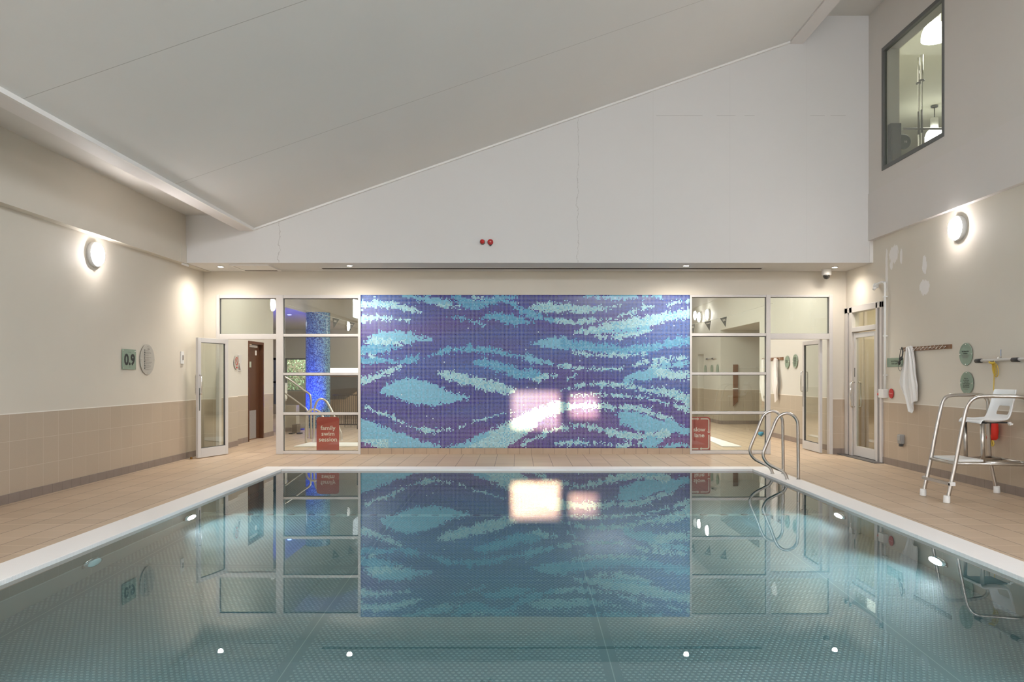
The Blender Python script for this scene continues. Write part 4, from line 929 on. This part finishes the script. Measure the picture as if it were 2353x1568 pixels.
# stair window
sw = thing('window_3', None, None, (FX + .02, 18.3, .7), kind='structure')
MB().box(-5.78, -5.72, 18.0, 18.06, .70, 1.75).box(-5.52, -5.46, 18.0, 18.06, .70, 1.75).box(-5.78, -5.46, 18.0, 18.06, 1.70, 1.75).box(-5.78, -5.46, 18.0, 18.06, 1.18, 1.22).build('frame', mat('blue_grey_frame', (.05, .06, .09), .4), sw)
# blue mosaic column
def column():
    X_, Y_, r_, z1 = -5.17, 20.6, .31, 2.97; n, m_ = 96, 150; rng = np.random.RandomState(5)
    vs = [(X_ + r_ * math.cos(2 * PI * k / n), Y_ + r_ * math.sin(2 * PI * k / n), z1 * j / m_) for j in range(m_ + 1) for k in range(n)]
    fs = [(j * n + k, j * n + (k + 1) % n, (j + 1) * n + (k + 1) % n, (j + 1) * n + k) for j in range(m_) for k in range(n)]
    o = MB().add(vs, fs, True).build('mosaic_column', mat('column_tiles', (.1, .2, .5), .15), recalc=False)
    me = o.data; at = me.attributes.new('tilecol', 'FLOAT_COLOR', 'CORNER'); c = np.array([(.03, .07, .19), (.06, .17, .38), (.16, .34, .52), (.26, .48, .58)])[rng.choice(4, len(fs), p=(.25, .3, .27, .18))]
    c = np.concatenate([c, np.ones((len(fs), 1))], 1); at.data.foreach_set('color', np.repeat(c, 4, 0).ravel())
    m = me.materials[0]; t = NT(m); a = t.new('ShaderNodeAttribute', attribute_name='tilecol'); t.l.new(a.outputs['Color'], t.b.inputs['Base Color'])
    tag(o, 'round column clad in blue mosaic behind the left window', 'column')
column()
light('column_uplight', 'SPOT', (-5.40, 19.55, .15), 160, (.04, .07, 1.0), rot=(math.radians(150), 0, 0), spot_size=math.radians(100), spot_blend=.7, shadow_soft_size=.05)
uf = MB().lathe([(.06, 0), (.06, .03), (.045, .035)], (-5.35, 19.75, 0), (0, 0, 1), 20).build('floor_uplight', mat('blue_lens', (.03, .03, .6), .3)); tag(uf, 'small blue floor uplight at the foot of the mosaic column', 'uplight')
bl = emis('blue_led', (.08, .12, 1), 12)
o = MB().lathe([(.05, 0), (.05, .01), (.03, .014)], P(665, 723, 21.2) * 1, (0, 0, -1), 20).build('blue_downlight', bl); o.location.z = 2.955; tag(o, 'tiny glowing blue downlight in the dark ceiling behind the column', 'downlight')
# garden behind the far window
gw = thing('window_4', None, None, (-7.6, 28.1, .8), kind='structure')
MB().box(-8.25, -7.0, 28.05, 28.12, .75, .83).box(-8.25, -7.0, 28.05, 28.12, 1.9, 2.0).box(-7.06, -7.0, 28.05, 28.12, .8, 1.95).box(-8.2, -8.14, 28.05, 28.12, .8, 1.95).build('frame', M_darkgrey, gw)
MB().box(-8.2, -7.0, 28.08, 28.086, .83, 1.9).build('pane', M_glass, gw)
lr = random.Random(2); mb = MB()
for i in range(5000):
    c = Vector((lr.uniform(-10, -5.5), lr.uniform(28.9, 30.2), lr.uniform(-.2, 3.0))); a = Vector((lr.gauss(0, 1), lr.gauss(0, 1), lr.gauss(0, 1))).normalized() * .05; b2 = a.cross(Vector((lr.gauss(0, 1), lr.gauss(0, 1), lr.gauss(0, 1)))).normalized() * .025
    mb.add([c - a, c + b2, c + a, c - b2], [(0, 1, 2, 3)])
hm = mat('hedge_leaves', (.12, .2, .08), .6); t = NT(hm); p, x, y, z = t.pos(); t.l.new(t.mix(t.noise(p, 6, 3), (.03, .06, .02), (.22, .32, .16)), t.b.inputs['Base Color'])
tag(mb.build('hedge', hm, recalc=False), 'leafy green hedge outside the small far window', 'hedge', kind='stuff')
tag(MB().box(-11, -5, 30.3, 30.4, -.3, 3.5).build('garden_wall', mat('earth', (.16, .12, .08), .9)), 'brown earth bank behind the hedge outside', 'bank')
tag(MB().box(-12, -4, 28.2, 31, -.4, -.3).build('garden_ground', mat('soil', (.12, .09, .06), .9)), 'garden ground outside the far window', 'ground')
light('garden_daylight', 'AREA', (-7.8, 28.6, 3.4), 420, (.95, 1, 1), rot=(math.radians(15), 0, 0), size=2.5)
# glowing light box, dark counter, railings, stair rails
o = MB().box(-6.25, -5.05, 26.0, 26.08, 1.40, 1.58).build('light_box', emis('light_box_glow', (1, .80, .62), 3.2)); tag(o, 'long horizontal glowing strip light behind the left window', 'light strip'); o.location.z = 1.40
sb_ = thing('dark_counter', 'dark slanted counter under the glowing strip light', 'counter', (-5.6, 25.6, .3))
MB().prism([(-6.6, .55), (-5.6, .58), (-4.75, 1.15), (-4.7, 1.30), (-6.6, 1.30)], 'y', 25.6, 25.9).build('body', mat('dark_panel', (.09, .08, .065), .5), sb_)
MB().box(-6.6, -4.6, 25.55, 25.62, 1.30, 1.42).build('top', M_rackwood, sb_)
sb2 = thing('service_bar', 'pale low wall panel behind the black railing', 'panel', (-5.6, 26.5, 0))
MB().box(-7, -4.4, 26.5, 26.6, 0, 1.3).build('panel', mat('tan_panel', (.42, .33, .25), .6), sb2)
rl = thing('balustrade', 'black metal railing with vertical bars behind the left window', 'railing', (-4.3, 20.0, 0))
xa, xb = P(765, 900, 20).x, P(822, 900, 20).x
MB().tube([(xa, 20, .86), (xb + .1, 20, .86)], .014, 8).tube([(xa, 20, .12), (xb + .1, 20, .12)], .012, 8).tube([(xb, 20, 0), (xb, 20, 1.35)], .02, 8).build('rail', M_black, rl)
for i in range(12): MB().tube([(xa + i * (xb - xa) / 12, 20, .12), (xa + i * (xb - xa) / 12, 20, .86)], .006, 6).build('bar', M_black, rl)
gp = MB()
for i in range(14): gp.box(xa + .3 + i * .03, xa + .305 + i * .03, 19.95, 19.96, .05, .36)
for i in range(9): gp.box(xa + .3, xb, 19.95, 19.96, .05 + i * .036, .055 + i * .036)
gp.build('mesh_panel', M_black, rl)
def rail_thing(label, pts, Y, r=.022):
    q = [P(x, y, Y + (k if len(pt) > 2 else 0)) for pt in pts for (x, y, k) in [(pt[0], pt[1], pt[2] if len(pt) > 2 else 0)]]
    o = MB().tube(q, r, 10, 5).build('handrail', M_steel); tag(o, label, 'handrail', 'steel handrails of the far pool'); return o
Yh = 15.8
rail_thing('tall arched steel pool rail behind the red family sign', [(721, 1016), (722, 965), (723, 940), (729, 922), (739, 917), (749, 922), (757, 935), (767, 955), (783, 995), (785, 1013)], Yh)
rail_thing('lower arched steel pool rail left of the red family sign', [(703, 1020), (703.5, 980), (704.5, 955), (711, 944), (722, 941), (733, 946), (741, 957), (745, 965)], Yh)
rail_thing('sloping steel stair rail leading up left behind the left window', [(715, 1008), (714.5, 950), (714, 915), (710, 905), (700, 898), (670, 876), (654, 866)], 17.0)
rail_thing('lower sloping steel stair rail behind the left window', [(707, 1006), (707, 960), (704, 941), (690, 929), (668, 913), (655, 904)], 17.2, .02)
bw = thing('low_wall', 'beige tiled low wall with grey skirting behind the left window', 'low wall', (-5.6, 19.1, 0))
xa, xb = P(640, 990, 19.1).x, P(680, 990, 19.1).x
MB().box(xa, xb, 19.1, 19.4, 0, CH - (932 - VY) * 19.1 / F).build('wall_body', M_farwall, bw)
MB().box(xa, xb, 19.085, 19.1, 0, .1).build('skirting', M_skirt, bw)
o = hanging_towel('white towel hanging at the left edge of the left window', P(653, 880, 18.9).x, 18.75, CH - (882 - VY) * 18.8 / F, .40, .3, 4)
o.location.x += .12
o = MB().box(P(645, 880, 18.9).x, P(660, 880, 18.9).x, 18.85, 18.95, CH - (888 - VY) * 18.8 / F, CH - (884 - VY) * 18.8 / F).build('towel_rail', M_steel); tag(o, 'short steel bar carrying the towel behind the left window', 'towel rail')
# stack of dark mats / flip flops
o = MB().box(P(682, 985, 19).x, P(693, 985, 19).x, 18.6, 18.9, 0, .20).build('storage_box', mat('brown_box', (.16, .12, .09), .7)); tag(o, 'small dark brown box on the floor behind the left window', 'box')
ff = thing('flip_flops', 'pair of dark sandals on the floor behind the left window', 'sandals', P(685, 996, 18.6) * 1)
bpy.context.view_layer.update()
fl = P(685, 996, 18.6); 
for k in (-.09, .09):
    MB().prism([(fl.x + k - .045, 18.3), (fl.x + k + .045, 18.3), (fl.x + k + .05, 18.48), (fl.x + k, 18.55), (fl.x + k - .05, 18.48)], 'z', .001, .025).build('sole', M_black, ff)
ff.location.z = 0; ORG[ff.name] = Vector((fl.x, 18.6, 0))
for c_ in ff.children:
    for v in c_.data.vertices: v.co.z = max(v.co.z, 0) if False else v.co.z + (fl.z)
# small pool rim in the far room
def rim(label, quad):
    vs = [P(x, y, CH * F / (y - VY)) for x, y in quad]; mb = MB(); n = len(vs)
    mb.add([(v.x, v.y, .003) for v in vs] + [(v.x, v.y, .02) for v in vs], [tuple(range(n - 1, -1, -1)), tuple(range(n, 2 * n))] + [(i, (i + 1) % n, n + (i + 1) % n, n + i) for i in range(n)])
    tag(mb.build('coping_slab', M_grate), label, 'pool coping', 'white edging of the small far pool')
rim('white rim of the small far pool behind the left window', [(675, 1028), (712, 1019), (1000, 1019), (1000, 1027)])
rim('white rim of the small far pool behind the right window', [(1590, 1028), (1590, 1020), (1652, 1027), (1600, 1003), (1635, 1006), (1704, 1028)][0:0] or [(1600, 1000), (1622, 1002), (1704, 1028), (1660, 1028)])
# far room right: towels, rack, signs, brown panel, lamps
fk = thing('coat_rack', 'short brown wooden coat rack seen through the right doorway', 'coat rack', (FR, 16.6, 1.68))
MB().box(FR - .022, FR, 16.78, 18.2, 1.68, 1.74).build('board', M_rackwood, fk)
for i in range(5): MB().tube([(FR - .02, 16.9 + i * .26, 1.71), (FR - .05, 16.9 + i * .26, 1.705), (FR - .06, 16.9 + i * .26, 1.725)], .005, 8, 3).build('hook', M_chrome, fk)
hanging_towel('large white towel hanging just inside the open right doorway', FR - .02, 17.1, 1.71, .93, .34, 6, group='towels on the far rack')
hanging_towel('white towel seen through the right edge of the right window', FR - .02, 18.0, 1.71, .98, .36, 9, group='towels on the far rack')
o1_ = disc_sign('round_sign', 'green round sign through the right doorway, left of two', FR, 16.52, 1.63, .27, -1, M_green)
o2_ = disc_sign('round_sign', 'green round sign through the right doorway, right of two', FR, 16.04, 1.64, .28, -1, M_green)
for r_, Y_, n_ in ((o1_, 16.52, 3), (o2_, 16.04, 8)):
    mb = MB(); rows_of_print(mb, FR - .0225, Y_, 1, 1.66 + (.05 if n_ > 4 else 0), n_, .022, .16, .009, rnd); mb.build('small_print', M_ink, r_, recalc=False)
for k, (Y_, lb) in enumerate(((23.75, 'left'), (22.95, 'middle'), (22.3, 'right'))):
    disc_sign('round_sign', 'small green round sign on the pale far wall in right window, %s of three' % lb, FR, Y_, 1.52, .27, -1, M_green, bead=False)
pl = thing('reach_pole', 'thin pole with black ends on the pale wall behind the right window', 'reach pole', (FR - .04, 23, 1.8))
MB().tube([(FR - .04, 23.5, 1.83), (FR - .04, 22.4, 1.83)], .012, 8).build('shaft', M_steel, pl)
for Y_ in (23.5, 22.8): MB().tube([(FR - .04, Y_, 1.83), (FR - .04, Y_ - .14, 1.83)], .022, 8).build('grip', M_black, pl)
bp = thing('wooden_panel', 'narrow brown wooden panel with pale bar in the alcove behind right window', 'panel', (6.0, 22, .3))
MB().prism([(5.94, 1.65), (6.07, 1.65), (6.07, .62), (5.94, .50)], 'y', 21.96, 22.0).build('board', M_rackwood, bp)
MB().box(5.92, 6.07, 21.93, 21.96, .97, 1.0).build('bar', M_white, bp)
far_lamp = wall_lamp(FR, 24.35, 3.13, -1, 'round wall lamp on the far wall, left of the pair behind the right window')
wall_lamp(FR, 23.3, 3.13, -1, 'round wall lamp on the far wall, right of the pair behind the right window')
bc = MB(); rb_ = random.Random(8)
for i in range(9):
    a = rb_.uniform(0, 6.28); c = Vector((5.40 + .05 * math.cos(a) * rb_.random(), 17.7 + .05 * math.sin(a) * rb_.random(), .045 + rb_.uniform(-.01, .02)))
    bc.lathe([(.005, -.04), (.03, -.03), (.045, 0), (.03, .03), (.005, .04)], c, (rb_.gauss(0, 1), rb_.gauss(0, 1), rb_.gauss(0, 1)), 7)
tag(bc.build('crumpled_cloth', mat('blue_cloth', (.06, .28, .45), .8)), 'small crumpled blue cloth on the floor behind the right window', 'cloth')
# flag line
lp = [(615, 683), (670, 704), (725, 719), (764, 729.5), (823, 744), (1000, 775), (1200, 786), (1400, 777), (1589, 746), (1654, 731.5), (1690, 722), (1776, 697)]
YF = 17.5
o = MB().tube([P(x, y, YF) for x, y in lp], .004, 6, 6).build('flag_line', mat('line_cord', (.5, .5, .48), .7)); tag(o, 'thin cord carrying the dark flags across the far pool room', 'cord')
M_flag = mat('flag_fabric', (.06, .06, .055), .8)
def flag(label, a, b_, c, txt, sz):
    A, B_, C_ = P(*a, YF), P(*b_, YF), P(*c, YF)
    r = thing('pennant_flag', label, 'flag', (A + B_) / 2, 'dark pennants on the flag line')
    mb = MB(); o_ = Vector((0, .002, 0)); mb.add([A - o_, B_ - o_, C_ - o_, A + o_, B_ + o_, C_ + o_], [(0, 1, 2), (5, 4, 3), (0, 3, 4, 1), (1, 4, 5, 2), (2, 5, 3, 0)]); mb.build('cloth', M_flag, r)
    rt = (B_ - A).normalized(); up = Vector((-rt.z, 0, rt.x)); ctr = (A + B_) / 2 * .72 + C_ * .28
    if txt: text_mesh(txt, sz, ctr - Vector((0, .003, 0)), rt, up, M_whiteink, 'lettering', r, .001, .8, .02)
flag('dark pennant flag, left of the two behind the left window', (764, 729.6), (780, 733.8), (766.5, 754.5), ['Virgin', 'active'], .026)
flag('dark pennant flag, right of the two behind the left window', (800, 738.6), (815.5, 742.4), (803.5, 762), ['speedo'], .028)
flag('dark pennant flag cut by the left edge of the right window', (1583, 748), (1597, 744.6), (1594, 766), ['Virgin', 'active'], .026)
flag('dark pennant flag, middle one behind the right window', (1618, 739.8), (1634, 736.2), (1630.5, 760.5), ['speedo'], .030)
flag('dark pennant flag, rightmost behind the right window', (1654, 731.5), (1670, 727.6), (1667.5, 752), ['Virgin', 'active'], .026)

# ------------------------------------------------------------------ gym behind the high window
hw = thing('window_5', None, None, (BR, 11.3, WZ0), kind='structure'); q = .05
fr = MB(); a, b_ = BR - .012, BR + .05
fr.box(a, b_, WY0, WY1, WZ0, WZ0 + q * 1.2); fr.box(a, b_, WY0, WY1, WZ1 - q * 1.2, WZ1); fr.box(a, b_, WY0, WY0 + q, WZ0 + q, WZ1 - q); fr.box(a, b_, WY1 - q, WY1, WZ0 + q, WZ1 - q)
fr.build('frame', M_darkgrey, hw, bevel=.004)
MB().box(BR + .02, BR + .026, WY0 + q, WY1 - q, WZ0 + q, WZ1 - q).build('pane', M_glass, hw)
M_gym = paint_mat('gym_paint', (.66, .65, .54))
w_ = MB(); w_.box(XR + .2, 13, 26, 26.2, 4.1, 8.2); w_.box(13, 13.2, 8, 26, 4.1, 8.2); w_.box(XR + .2, 13, 8, 8.2, 4.1, 8.2); w_.box(XR + .1, XR + .2, 13.84, 26, 4.1, 8.2); w_.box(XR + .1, XR + .2, 8, 13.84, 7.3, 8.2)
struct('wall_gym', w_, M_gym)
struct('ceiling_gym', MB().box(XR + .1, 13.2, 8, 26.2, 7.86, 8.0), M_gym); struct('floor_gym', MB().box(XR + .2, 13.2, 8, 26.2, 4.2, 4.3), M_darkgrey)
def pendant(pt, label, zc=7.86):
    r = thing('pendant_lamp', label, 'pendant lamp', (pt.x, pt.y, zc))
    MB().tube([(pt.x, pt.y, zc), (pt.x, pt.y, pt.z + .28)], .012, 8).lathe([(.08, 0), (.08, .04)], (pt.x, pt.y, zc - .04), (0, 0, 1), 16).build('stem', M_darkgrey, r)
    MB().lathe([(.09, .10), (.09, .38)], pt, (0, 0, 1), 20).build('holder', M_white, r)
    MB().lathe([(.21, -.16), (.205, -.05), (.17, .05), (.10, .12), (.04, .15)], pt, (0, 0, 1), 28).build('shade', emis('pendant_glow', (1, .98, .9), 9), r)
pendant(P(2148, 70, 13.4), 'bright dome pendant lamp at the top of the high window'); pendant(P(2147, 308, 19.2), 'bright dome pendant lamp low in the high window')
light('gym_light', 'AREA', (8.6, 14.5, 7.7), 130, (1, .97, .86), size=2.5)
for k, (px_, t_, lb) in enumerate(((2111, 133, 'left'), (2118, 126, 'right'))):
    X_ = 6.6; Y_ = X_ * F / (px_ - VX); zt = CH + (VY - t_) * Y_ / F
    r = thing('barbell', 'upright steel barbell behind the high window, %s of the two' % lb, 'barbell', (X_, Y_, 4.3))
    MB().lathe([(.025, 0), (.025, .42), (.014, .43), (.014, zt - 4.3 - .43), (.025, zt - 4.3 - .42), (.025, zt - 4.3)], (X_, Y_, 4.3), (0, 0, 1), 16).build('bar', M_chrome, r)
    MB().lathe([(.042, zt - 4.3 - .43), (.042, zt - 4.3 - .41)], (X_, Y_, 4.3), (0, 0, 1), 16).build('collar', M_darkgrey, r)
    MB().lathe([(.018, 1.02), (.018, 1.40)], (X_, Y_, 4.3), (0, 0, 1), 12).build('grip', M_darkgrey, r)
mc = thing('gym_machine', 'dark grey box of gym equipment at the bottom left of the high window', 'gym machine', (5.73, 12.13, WZ0))
p0, p1 = P(2047, 283, 12.08), P(2071, 283, 12.08); MB().box(p0.x, p1.x, 12.08, 12.18, WZ0 + .001, p0.z).box(p0.x + .02, p1.x - .02, 12.072, 12.08, 4.6, p0.z - .08).build('tower', mat('machine_grey', (.10, .10, .095), .5), mc)
wp = thing('weight_plate', 'round dark green weight plate marked 10 behind the high window', 'weight plate', P(2074, 327, 13.5))
c0 = P(2074, 327, 13.5); MB().lathe([(.12, 0), (.125, .01), (.125, .035), (.12, .04), (.10, .035), (.03, .035)], c0, (0, -1, 0), 32).build('plate', mat('plate_green', (.035, .05, .035), .5), wp)
text_mesh(['10'], .05, c0 + Vector((.03, -.042, -.02)), (1, 0, 0), (0, 0, 1), M_whiteink, 'number', wp, .002)
rb = MB().tube([P(2075, 296, 13.7), P(2185, 296, 13.7)], .02, 10).build('pull_up_bar', M_darkgrey); tag(rb, 'horizontal dark steel bar crossing the lower part of the high window', 'bar')
bpy.context.view_layer.update()
